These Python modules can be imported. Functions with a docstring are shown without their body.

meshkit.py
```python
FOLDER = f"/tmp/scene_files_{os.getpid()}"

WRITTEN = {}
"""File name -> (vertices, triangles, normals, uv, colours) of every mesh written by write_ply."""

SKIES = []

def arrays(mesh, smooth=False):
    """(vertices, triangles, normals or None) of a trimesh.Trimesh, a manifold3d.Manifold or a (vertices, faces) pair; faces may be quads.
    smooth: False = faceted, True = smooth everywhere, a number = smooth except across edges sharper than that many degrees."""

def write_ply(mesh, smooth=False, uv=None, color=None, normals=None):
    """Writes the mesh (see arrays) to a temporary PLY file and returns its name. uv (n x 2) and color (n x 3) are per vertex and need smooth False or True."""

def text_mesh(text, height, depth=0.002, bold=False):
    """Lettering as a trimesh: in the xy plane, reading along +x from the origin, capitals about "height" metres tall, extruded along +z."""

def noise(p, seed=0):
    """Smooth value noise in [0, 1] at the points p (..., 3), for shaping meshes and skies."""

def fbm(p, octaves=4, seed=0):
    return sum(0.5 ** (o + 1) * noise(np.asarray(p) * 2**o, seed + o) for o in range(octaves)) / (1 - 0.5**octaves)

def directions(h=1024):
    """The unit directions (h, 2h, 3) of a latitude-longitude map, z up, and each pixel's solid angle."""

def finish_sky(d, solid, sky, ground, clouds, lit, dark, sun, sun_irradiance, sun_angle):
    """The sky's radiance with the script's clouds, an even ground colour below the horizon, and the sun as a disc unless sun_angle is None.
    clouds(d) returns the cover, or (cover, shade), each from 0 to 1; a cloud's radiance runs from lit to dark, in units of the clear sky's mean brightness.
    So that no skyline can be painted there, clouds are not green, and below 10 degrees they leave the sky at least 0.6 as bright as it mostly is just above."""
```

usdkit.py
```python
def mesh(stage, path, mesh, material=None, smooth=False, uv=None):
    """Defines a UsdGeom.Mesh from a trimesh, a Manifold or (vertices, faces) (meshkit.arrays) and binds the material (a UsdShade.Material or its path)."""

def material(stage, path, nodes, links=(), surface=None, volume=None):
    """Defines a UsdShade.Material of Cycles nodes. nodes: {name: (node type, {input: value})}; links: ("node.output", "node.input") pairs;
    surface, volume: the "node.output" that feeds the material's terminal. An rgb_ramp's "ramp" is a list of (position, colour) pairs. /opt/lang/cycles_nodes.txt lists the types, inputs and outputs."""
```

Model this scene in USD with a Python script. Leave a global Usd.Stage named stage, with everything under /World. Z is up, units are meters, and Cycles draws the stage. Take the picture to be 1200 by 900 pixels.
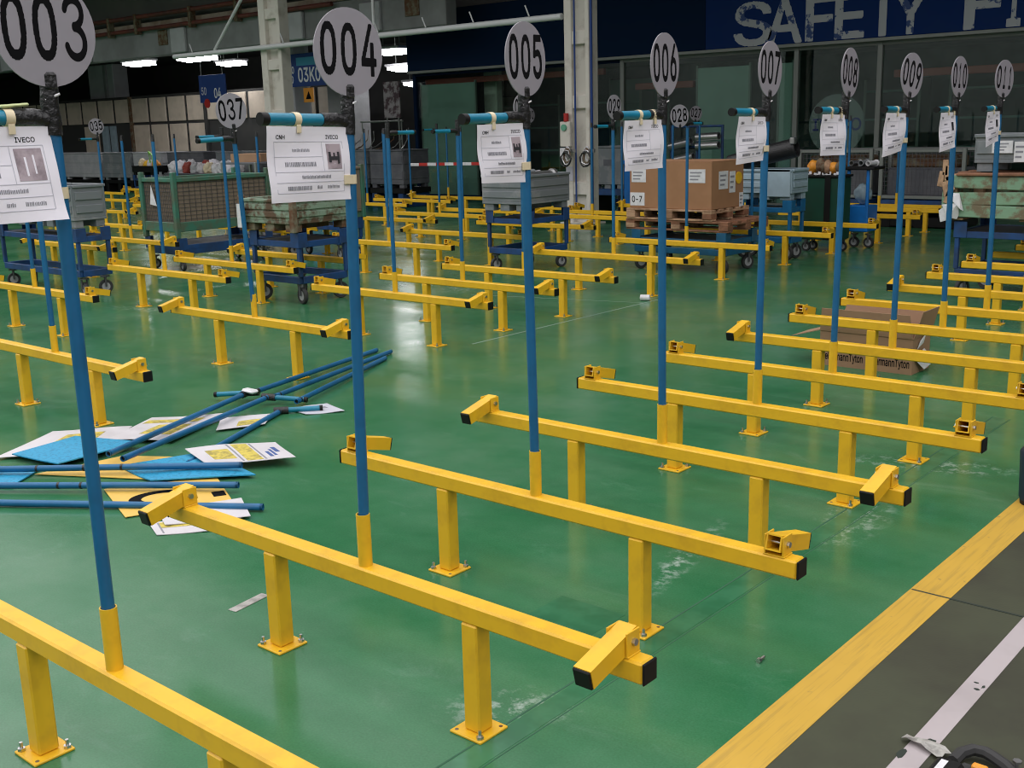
import math, random
import numpy as np
import trimesh
import usdkit, meshkit
from pxr import Usd, UsdGeom, UsdLux, UsdShade, Gf, Sdf

stage = Usd.Stage.CreateInMemory()
UsdGeom.SetStageUpAxis(stage, UsdGeom.Tokens.z)
UsdGeom.SetStageMetersPerUnit(stage, 1.0)
WORLD = UsdGeom.Xform.Define(stage, '/World')
stage.SetDefaultPrim(WORLD.GetPrim())
UsdGeom.Scope.Define(stage, '/World/Looks')
rng = random.Random(7)

# ------------------------------------------------------------------ camera
CAM = (2.46, -1.299, 1.701)
YAW, PITCH, ROLL, FOC = -0.711263, -0.226519, -0.026945, 1314.37
cy, sy, cp, sp = math.cos(YAW), math.sin(YAW), math.cos(PITCH), math.sin(PITCH)
fwd = np.array([sy * cp, cy * cp, sp]); rgt = np.array([cy, -sy, 0]); up = np.cross(rgt, fwd)
cr, sr = math.cos(ROLL), math.sin(ROLL)
rgt, up = cr * rgt + sr * up, -sr * rgt + cr * up
cam = UsdGeom.Camera.Define(stage, '/World/camera')
m = Gf.Matrix4d(*[float(x) for x in (*rgt, 0, *up, 0, *(-fwd), 0, *CAM, 1)])
cam.AddTransformOp().Set(m)
cam.CreateFocalLengthAttr(35.0)
cam.CreateHorizontalApertureAttr(35.0 * 1200 / FOC)
cam.CreateVerticalApertureAttr(35.0 * 900 / FOC)
cam.CreateClippingRangeAttr(Gf.Vec2f(0.05, 200))
cam.CreateExposureAttr(0.0)

# ------------------------------------------------------------------ light: daylight strips in the hall roof
def rect_light(name, loc, w, h, intensity, color=(1, .975, 1.0)):
    L = UsdLux.RectLight.Define(stage, '/World/' + name)
    L.AddTranslateOp().Set(Gf.Vec3d(*loc))
    L.CreateWidthAttr(w); L.CreateHeightAttr(h); L.CreateIntensityAttr(intensity)
    L.CreateColorAttr(Gf.Vec3f(*color))
SKY_I = 2.5
for i, y in enumerate((-11.0, -7.0, -3.0, 1.0, 5.0, 9.0)):
    rect_light('roof_light_%03d' % i, (-10, y, 7.75), 52, 3.0, SKY_I * (1.05, 1.05, 1.05, 1.05, .95, .6)[i])

# ------------------------------------------------------------------ names, things, parts
_used = {}
def numbered(path):
    n = _used.get(path, -1) + 1
    _used[path] = n
    return path if n == 0 else '%s_%03d' % (path, n)

def tag(p, label=None, cat=None, group=None, kind=None):
    for k, v in (('label', label), ('category', cat), ('group', group), ('kind', kind)):
        if v: p.SetCustomDataByKey(k, v)
    return p

def thing(name, label, cat, loc=(0, 0, 0), rotz=0, group=None, kind=None, lean=None):
    x = UsdGeom.Xform.Define(stage, numbered('/World/' + name))
    x.AddTranslateOp().Set(Gf.Vec3d(*map(float, loc))); x.AddRotateZOp().Set(float(rotz))
    if lean:                                             # a pole leaning in its socket, about the socket's foot
        x.AddTranslateOp(opSuffix='pivot').Set(Gf.Vec3d(0, 0, .4)); x.AddRotateXYZOp(opSuffix='lean').Set(Gf.Vec3f(*lean, 0)); x.AddTranslateOp(opSuffix='pivot', isInverseOp=True)
    return tag(x.GetPrim(), label, cat, group, kind)

def part(name, mesh, mat, parent, label=None, smooth=False, kind=None):
    g = usdkit.mesh(stage, numbered('%s/%s' % (parent.GetPath(), name)), mesh, mat, smooth=smooth)
    return tag(g.GetPrim(), label, kind=kind)

def single(name, mesh, mat, label, cat, group=None, smooth=False, kind=None):
    g = usdkit.mesh(stage, numbered('/World/' + name), mesh, mat, smooth=smooth)
    return tag(g.GetPrim(), label, cat, group, kind)

def struct(name, mesh, mat, label=None):
    g = usdkit.mesh(stage, numbered('/World/' + name), mesh, mat)
    return tag(g.GetPrim(), label, kind='structure')

def dup(root, name, loc, rotz, label, group=None):
    was = root.GetCustomData()
    r = thing(name, label, was['category'], loc, rotz, group)
    r.GetReferences().AddInternalReference(root.GetPath())
    r.SetInstanceable(True)
    return r

# ------------------------------------------------------------------ mesh helpers
def hull(points):
    h = trimesh.convex.convex_hull(np.asarray(points, float))
    return np.asarray(h.vertices), np.asarray(h.faces)
_cache = {}
def cbox0(sx, sy, sz, c):
    k = (round(sx, 5), round(sy, 5), round(sz, 5), round(c, 5))
    if k not in _cache:
        hx, hy, hz = sx / 2, sy / 2, sz / 2
        p = []
        for a in (-1, 1):
            for b in (-1, 1):
                for d in (-1, 1):
                    p += [(a * hx, b * (hy - c), d * (hz - c)), (a * (hx - c), b * hy, d * (hz - c)), (a * (hx - c), b * (hy - c), d * hz)]
        _cache[k] = hull(p)
    return _cache[k]
BOXF = np.array([[0, 2, 3], [0, 3, 1], [4, 5, 7], [4, 7, 6], [0, 1, 5], [0, 5, 4], [2, 6, 7], [2, 7, 3], [0, 4, 6], [0, 6, 2], [1, 3, 7], [1, 7, 5]])
def basis(d):
    d = np.asarray(d, float); d = d / np.linalg.norm(d)
    a = np.array([0, 0, 1.0]) if abs(d[2]) < .9 else np.array([1.0, 0, 0])
    u = np.cross(a, d); u /= np.linalg.norm(u)
    return u, np.cross(d, u), d

class MB:
    def __init__(s): s.v, s.f, s.n = [], [], 0
    def add(s, v, f):
        v = np.asarray(v, float); f = np.asarray(f, int)
        if f.shape[1] == 4: f = np.vstack([f[:, [0, 1, 2]], f[:, [0, 2, 3]]])
        s.v.append(v); s.f.append(f + s.n); s.n += len(v); return s
    def box(s, a, b, rot=None, about=(0, 0, 0)):          # plain box from corner a to corner b
        a, b = np.minimum(a, b), np.maximum(a, b)
        v = np.array([[x, y, z] for x in (a[0], b[0]) for y in (a[1], b[1]) for z in (a[2], b[2])])
        return s.add(v, BOXF)
    def cbox(s, a, b, c=.004):                             # box with chamfered edges
        a, b = np.minimum(a, b).astype(float), np.maximum(a, b).astype(float)
        c = min(c, .45 * (b - a).min())
        v, f = cbox0(*(b - a), c)
        return s.add(v + (a + b) / 2, f)
    def cyl(s, p, q, r, n=12, r2=None, caps=True):
        p, q = np.asarray(p, float), np.asarray(q, float); r2 = r if r2 is None else r2
        u, w, _ = basis(q - p); t = np.arange(n) * 2 * math.pi / n
        ring = np.cos(t)[:, None] * u + np.sin(t)[:, None] * w
        v = np.vstack([p + r * ring, q + r2 * ring]); i = np.arange(n); j = (i + 1) % n
        f = [np.stack([i, j, j + n], 1), np.stack([i, j + n, i + n], 1)]
        if caps:
            v = np.vstack([v, p, q]); f += [np.stack([j, i, np.full(n, 2 * n)], 1), np.stack([i + n, j + n, np.full(n, 2 * n + 1)], 1)]
        return s.add(v, np.vstack(f))
    def tube(s, pts, r, n=8):                              # bent tube through points
        pts = np.asarray(pts, float); t = np.arange(n) * 2 * math.pi / n; V, F = [], []
        for k, p in enumerate(pts):
            d = pts[min(k + 1, len(pts) - 1)] - pts[max(k - 1, 0)]
            u, w, _ = basis(d)
            V.append(p + r * (np.cos(t)[:, None] * u + np.sin(t)[:, None] * w))
        i = np.arange(n); j = (i + 1) % n
        for k in range(len(pts) - 1):
            F += [np.stack([i + k * n, j + k * n, j + (k + 1) * n], 1), np.stack([i + k * n, j + (k + 1) * n, i + (k + 1) * n], 1)]
        V += [pts[:1], pts[-1:]]; N = n * len(pts)
        F += [np.stack([j, i, np.full(n, N)], 1), np.stack([i + N - n, j + N - n, np.full(n, N + 1)], 1)]
        return s.add(np.vstack(V), np.vstack(F))
    def lathe(s, prof, p, axis=(0, 0, 1), n=16):           # closed profile of (radius, height) turned about an axis
        u, w, d = basis(axis); t = np.arange(n) * 2 * math.pi / n; k = len(prof)
        ring = np.cos(t)[:, None] * u + np.sin(t)[:, None] * w
        V = np.concatenate([np.asarray(p) + r * ring + h * d for r, h in prof]); F = []
        i = np.arange(n); j = (i + 1) % n
        for a in range(k):
            b = (a + 1) % k
            F += [np.stack([i + a * n, j + a * n, j + b * n], 1), np.stack([i + a * n, j + b * n, i + b * n], 1)]
        return s.add(V, np.vstack(F))
    def slab(s, poly, z0, z1):                             # convex polygon pulled from z0 to z1 (z may be per corner)
        n = len(poly); z0 = np.broadcast_to(z0, n); z1 = np.broadcast_to(z1, n)
        v = [(x, y, z) for (x, y), z in zip(poly, z0)] + [(x, y, z) for (x, y), z in zip(poly, z1)]
        f = [(0, k + 1, k) for k in range(1, n - 1)] + [(n, n + k, n + k + 1) for k in range(1, n - 1)]
        for k in range(n):
            l = (k + 1) % n; f += [(k, l, n + l), (k, n + l, n + k)]
        return s.add(v, f)
    def grid(s, P, thick, nrm):                            # sheet from a grid of points with a real thickness
        h, w = P.shape[:2]; N = h * w
        v = np.vstack([P.reshape(-1, 3), (P + np.asarray(nrm) * thick).reshape(-1, 3)])
        idx = np.arange(N).reshape(h, w); a, b, c, d = idx[:-1, :-1].ravel(), idx[:-1, 1:].ravel(), idx[1:, 1:].ravel(), idx[1:, :-1].ravel()
        f = [np.stack([a, d, c], 1), np.stack([a, c, b], 1), np.stack([a, c, d], 1) + N, np.stack([a, b, c], 1) + N]
        loop = np.r_[idx[0, :], idx[1:, -1], idx[-1, -2::-1], idx[-2:0:-1, 0]]; l2 = np.roll(loop, -1)
        f += [np.stack([loop, l2, l2 + N], 1), np.stack([loop, l2 + N, loop + N], 1)]
        return s.add(v, np.vstack(f))
    def move(s, rot=None, t=(0, 0, 0), about=(0, 0, 0)):
        for k in range(len(s.v)):
            v = s.v[k] - np.asarray(about, float)
            if rot is not None: v = v @ np.asarray(rot).T
            s.v[k] = v + np.asarray(about, float) + np.asarray(t, float)
        return s
    @property
    def m(s): return np.vstack(s.v), np.vstack(s.f)
def rot(axis, deg):
    return trimesh.transformations.rotation_matrix(math.radians(deg), axis)[:3, :3]
_text = {}
def text(t, height, bold=False):
    k = (t, bold)
    if k not in _text:
        g = meshkit.text_mesh(t, 1.0, depth=0.01, bold=bold)
        _text[k] = np.asarray(g.vertices), np.asarray(g.faces)
    v, f = _text[k]
    return v * height, f

def digit(ch):
    if ch != '3': return text(ch, 1.0, True)
    if ('3', 'r') not in _text:
        from shapely.geometry import LineString
        A = lambda cx, c_y, rx, ry, a0, a1: [(cx + rx * math.cos(math.radians(a)), c_y + ry * math.sin(math.radians(a))) for a in np.linspace(a0, a1, 22)]
        line = A(.30, .735, .23, .20, 165, -90) + A(.30, .29, .25, .225, 90, -165)
        g = trimesh.creation.extrude_polygon(LineString(line).buffer(.065, quad_segs=4), .01, engine='earcut')
        _text[('3', 'r')] = np.asarray(g.vertices), np.asarray(g.faces)
    return _text[('3', 'r')]

# ------------------------------------------------------------------ materials
def mat(name, color, rough=.5, metallic=0, dirt=None, amount=.35, scale=6, bump=0, bscale=60, spec=.5, coat=0, detail=4, contrast=(.42, .62), rvar=0, sss=None):
    n = {'p': ('principled_bsdf', {'base_color': color, 'roughness': rough, 'metallic': metallic, 'specular_ior_level': spec, 'coat_weight': coat, 'coat_roughness': .15}),
         'tc': ('texture_coordinate', {})}
    l = []
    if dirt is not None:
        n['nz'] = ('noise_texture', {'scale': scale, 'detail': detail, 'roughness': .6})
        n['rp'] = ('rgb_ramp', {'ramp': [(0, (0, 0, 0)), (contrast[0], (0, 0, 0)), (contrast[1], (amount,) * 3), (1, (amount,) * 3)]})
        n['mx'] = ('mix_color', {'a': color, 'b': dirt})
        l += [('tc.object', 'nz.vector'), ('nz.fac', 'rp.fac'), ('rp.color', 'mx.fac'), ('mx.result', 'p.base_color')]
    if bump:
        n['bn'] = ('noise_texture', {'scale': bscale, 'detail': 3})
        n['bp'] = ('bump', {'strength': bump, 'distance': .01})
        l += [('tc.object', 'bn.vector'), ('bn.fac', 'bp.height'), ('bp.normal', 'p.normal')]
    return usdkit.material(stage, '/World/Looks/' + name, n, l, surface='p.BSDF')

M = {}
M['yellow'] = mat('yellow_paint', (.78, .455, .016), .42, dirt=(.45, .22, .02), amount=.35, scale=9, contrast=(.5, .72), bump=.03, bscale=40)
M['blue'] = mat('blue_pole_paint', (.008, .12, .275), .42, dirt=(.006, .06, .13), amount=.5, scale=7, contrast=(.45, .7))
M['arm_blue'] = mat('light_blue_paint', (.01, .21, .33), .35, dirt=(.01, .1, .16), amount=.4, scale=8)
M['black'] = mat('black_plastic', (.008, .008, .008), .5, spec=.25)
M['tape'] = mat('black_tape', (.012, .012, .013), .38, bump=.6, bscale=70)
M['disc'] = mat('grey_disc', (.30, .285, .315), .5, dirt=(.25, .24, .265), amount=.4, scale=5)
M['ink'] = mat('black_ink', (.006, .006, .007), .9, spec=.1)
M['paper'] = mat('white_paper', (.82, .80, .86), .6)
M['print'] = mat('printed_grey', (.24, .24, .27), .7)
M['print_light'] = mat('printed_pale_grey', (.5, .5, .56), .7)
M['photo'] = mat('printed_photo', (.42, .35, .38), .6, dirt=(.2, .16, .18), amount=.8, scale=22, contrast=(.42, .62))
M['photo_dark'] = mat('printed_dark_shape', (.02, .02, .025), .6)
M['strap'] = mat('cream_strap', (.72, .62, .42), .5)
M['pale_green'] = mat('pale_green_strap', (.55, .62, .30), .5)
M['steel'] = mat('zinc_steel', (.55, .55, .55), .32, metallic=1)
M['dark_steel'] = mat('dark_steel', (.12, .12, .13), .45, metallic=.6)
M['cart_blue'] = mat('dark_blue_paint', (.012, .06, .19), .45, dirt=(.02, .03, .06), amount=.6, scale=5)
M['teal_blue'] = mat('teal_blue_paint', (.008, .10, .2), .45, dirt=(.01, .05, .09), amount=.5, scale=5)
M['bright_blue'] = mat('bright_blue_paint', (.006, .17, .55), .45, dirt=(.01, .08, .25), amount=.4, scale=5)
M['rubber'] = mat('grey_rubber', (.03, .03, .03), .7)
M['hub'] = mat('grey_wheel_hub', (.34, .34, .35), .5)
M['grey_bin'] = mat('grey_steel_bin', (.17, .19, .2), .5, dirt=(.3, .3, .3), amount=.45, scale=4, contrast=(.5, .6))
M['light_bin'] = mat('light_grey_bin', (.36, .37, .39), .5, dirt=(.5, .5, .5), amount=.5, scale=3)
M['grey_bin_dark'] = mat('dark_grey_bin', (.10, .105, .12), .5, dirt=(.2, .2, .21), amount=.4, scale=3)
M['pale_bin'] = mat('pale_blue_grey_bin', (.33, .44, .50), .5, dirt=(.2, .26, .3), amount=.4, scale=4)
M['green_steel'] = mat('green_steel', (.045, .17, .115), .5, dirt=(.12, .07, .04), amount=.5, scale=6)
M['dark_green'] = mat('dark_green_sheet', (.004, .055, .032), .5, dirt=(.01, .03, .02), amount=.4, scale=3)
M['rust_green'] = mat('rusty_green_paint', (.22, .30, .22), .7, dirt=(.10, .05, .025), amount=.95, scale=6, contrast=(.45, .56), detail=6, bump=.3, bscale=30)
M['rust'] = mat('rust', (.12, .055, .025), .8, dirt=(.25, .28, .2), amount=.5, scale=9)
M['mesh_board'] = mat('brown_board', (.21, .16, .115), .8, dirt=(.14, .115, .085), amount=.5, scale=5)
M['cardboard'] = mat('brown_cardboard', (.34, .175, .085), .8, dirt=(.26, .13, .06), amount=.4, scale=4)
M['carton'] = mat('carton', (.33, .20, .115), .8, dirt=(.25, .15, .085), amount=.4, scale=5)
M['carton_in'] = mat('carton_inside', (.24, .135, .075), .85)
M['wood'] = mat('pallet_wood', (.46, .29, .175), .8, dirt=(.16, .085, .045), amount=.7, scale=8)
M['wood_red'] = mat('reddish_wood', (.26, .12, .065), .8, dirt=(.1, .045, .02), amount=.6, scale=8)
M['green_wood'] = mat('peeling_green_wood', (.20, .34, .22), .75, dirt=(.17, .12, .07), amount=.9, scale=8, contrast=(.46, .58), detail=6, bump=.3, bscale=30)
M['cream'] = mat('cream_steel', (.66, .57, .46), .6, dirt=(.42, .36, .29), amount=.5, scale=2.2, contrast=(.45, .7))
M['column'] = mat('cream_column', (.66, .63, .56), .6, dirt=(.3, .26, .2), amount=.5, scale=3, contrast=(.52, .7))
M['concrete'] = mat('grey_concrete', (.30, .31, .315), .85, dirt=(.2, .2, .2), amount=.7, scale=1.2, contrast=(.4, .65), bump=.15, bscale=20)
M['pale_concrete'] = mat('pale_concrete', (.52, .53, .55), .8, dirt=(.4, .4, .42), amount=.5, scale=2)
M['dark_wall'] = mat('dark_wall', (.035, .036, .035), .8, dirt=(.05, .05, .045), amount=.6, scale=1)
M['roof'] = mat('dark_roof', (.10, .10, .095), .85, dirt=(.15, .14, .12), amount=.5, scale=.8)
M['hall_wall'] = mat('hall_wall', (.34, .35, .35), .8, dirt=(.26, .26, .26), amount=.5, scale=.5)
M['red_rail'] = mat('red_brown_rail', (.17, .045, .03), .6, dirt=(.06, .03, .025), amount=.7, scale=3)
M['beige'] = mat('beige_flange', (.36, .30, .24), .7, dirt=(.2, .12, .08), amount=.7, scale=2.5)
M['navy'] = mat('navy_board', (.002, .014, .045), .85, spec=.15)
M['navy_bin'] = mat('navy_plastic', (.008, .022, .045), .45)
M['white_pipe'] = mat('white_pipe', (.6, .62, .62), .45)
M['frame'] = mat('grey_aluminium', (.22, .24, .22), .45, metallic=.3)
M['office'] = mat('teal_partition', (.16, .27, .24), .7, dirt=(.11, .18, .17), amount=.6, scale=.7)
M['office_dark'] = mat('office_dark', (.06, .08, .075), .7, dirt=(.12, .14, .13), amount=.8, scale=1.3)
M['office_red'] = mat('office_red', (.30, .05, .035), .6)
M['frost'] = mat('frosted_panel', (.30, .39, .35), .6, dirt=(.19, .26, .235), amount=.5, scale=.6)
M['logo_grey'] = mat('grey_emblem', (.22, .22, .225), .6)
M['logo_blue'] = mat('emblem_blue', (.015, .02, .2), .6)
M['sign_blue'] = mat('sign_blue', (.012, .05, .22), .5)
M['sign_cyan'] = mat('sign_cyan', (.05, .30, .45), .5)
M['sign_white'] = mat('sign_white', (.75, .76, .78), .5)
M['orange'] = mat('orange_card', (.75, .30, .03), .5)
M['red'] = mat('red_plastic', (.45, .02, .015), .5)
M['blue_foam'] = mat('speckled_blue_board', (.016, .29, .50), .6, dirt=(.008, .12, .24), amount=.5, scale=60, contrast=(.5, .62))
M['yellow_card'] = mat('yellow_board', (.72, .46, .09), .6)
M['white_card'] = mat('white_board', (.60, .58, .60), .55, dirt=(.5, .48, .49), amount=.4, scale=4)
M['print_yellow'] = mat('printed_yellow', (.62, .50, .08), .6, dirt=(.2, .17, .05), amount=.7, scale=30)
M['print_blue'] = mat('printed_blue', (.05, .10, .28), .6)
M['white_plastic'] = mat('white_plastic', (.70, .70, .72), .4, dirt=(.5, .5, .5), amount=.4, scale=20)
M['silver'] = mat('bright_metal', (.5, .5, .5), .3, metallic=.9)
M['grey_tape'] = mat('grey_tape', (.40, .39, .36), .45, dirt=(.16, .15, .14), amount=.6, scale=30)
M['green_box'] = mat('green_button_box', (.12, .38, .25), .5)
M['poster'] = mat('mottled_poster', (.30, .28, .29), .6, dirt=(.05, .02, .03), amount=.95, scale=5, contrast=(.45, .55))
M['dark_road'] = mat('grey_green_lane', (.058, .064, .040), .6, dirt=(.038, .035, .027), amount=.7, scale=2.2, contrast=(.42, .7), bump=.08, bscale=120, spec=.22)
M['lane_yellow'] = usdkit.material(stage, '/World/Looks/yellow_lane_paint', {
    'tc': ('texture_coordinate', {}), 'mp': ('mapping', {'scale': (34, 1.3, 1)}), 'n': ('noise_texture', {'scale': 1.6, 'detail': 6, 'roughness': .65}),
    'r': ('rgb_ramp', {'ramp': [(0, (0, 0, 0)), (.5, (0, 0, 0)), (.62, (.38, .38, .38)), (1, (.5, .5, .5))]}), 'm': ('mix_color', {'a': (.56, .345, .05), 'b': (.28, .19, .05)}),
    'n2': ('noise_texture', {'scale': 26, 'detail': 5}), 'r2': ('rgb_ramp', {'ramp': [(0, (0, 0, 0)), (.68, (0, 0, 0)), (.74, (.6, .6, .6)), (1, (.7, .7, .7))]}), 'm2': ('mix_color', {'b': (.2, .15, .07)}),
    'p': ('principled_bsdf', {'roughness': .5, 'specular_ior_level': .35})},
    [('tc.object', 'mp.vector'), ('mp.vector', 'n.vector'), ('n.fac', 'r.fac'), ('r.color', 'm.fac'), ('tc.object', 'n2.vector'), ('n2.fac', 'r2.fac'), ('m.result', 'm2.a'), ('r2.color', 'm2.fac'), ('m2.result', 'p.base_color')], surface='p.BSDF')
M['lane_white'] = mat('white_lane_tape', (.43, .385, .39), .5, dirt=(.33, .29, .29), amount=.5, scale=3)
M['joint'] = mat('floor_joint', (.02, .03, .022), .8)
M['crack'] = mat('floor_crack', (.02, .10, .05), .7)
M['joint_pale'] = mat('pale_floor_joint', (.19, .28, .22), .5)
M['patch'] = mat('repaired_floor_strip', (.024, .135, .06), .22, dirt=(.05, .2, .1), amount=.6, scale=6)
def lamp_mat(name, col, s):
    return usdkit.material(stage, '/World/Looks/' + name, {'e': ('emission', {'color': col, 'strength': s})}, [], surface='e.emission')
M['lamp'] = lamp_mat('lamp_tube_glow', (1, .97, 1.0), 16)
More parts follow.
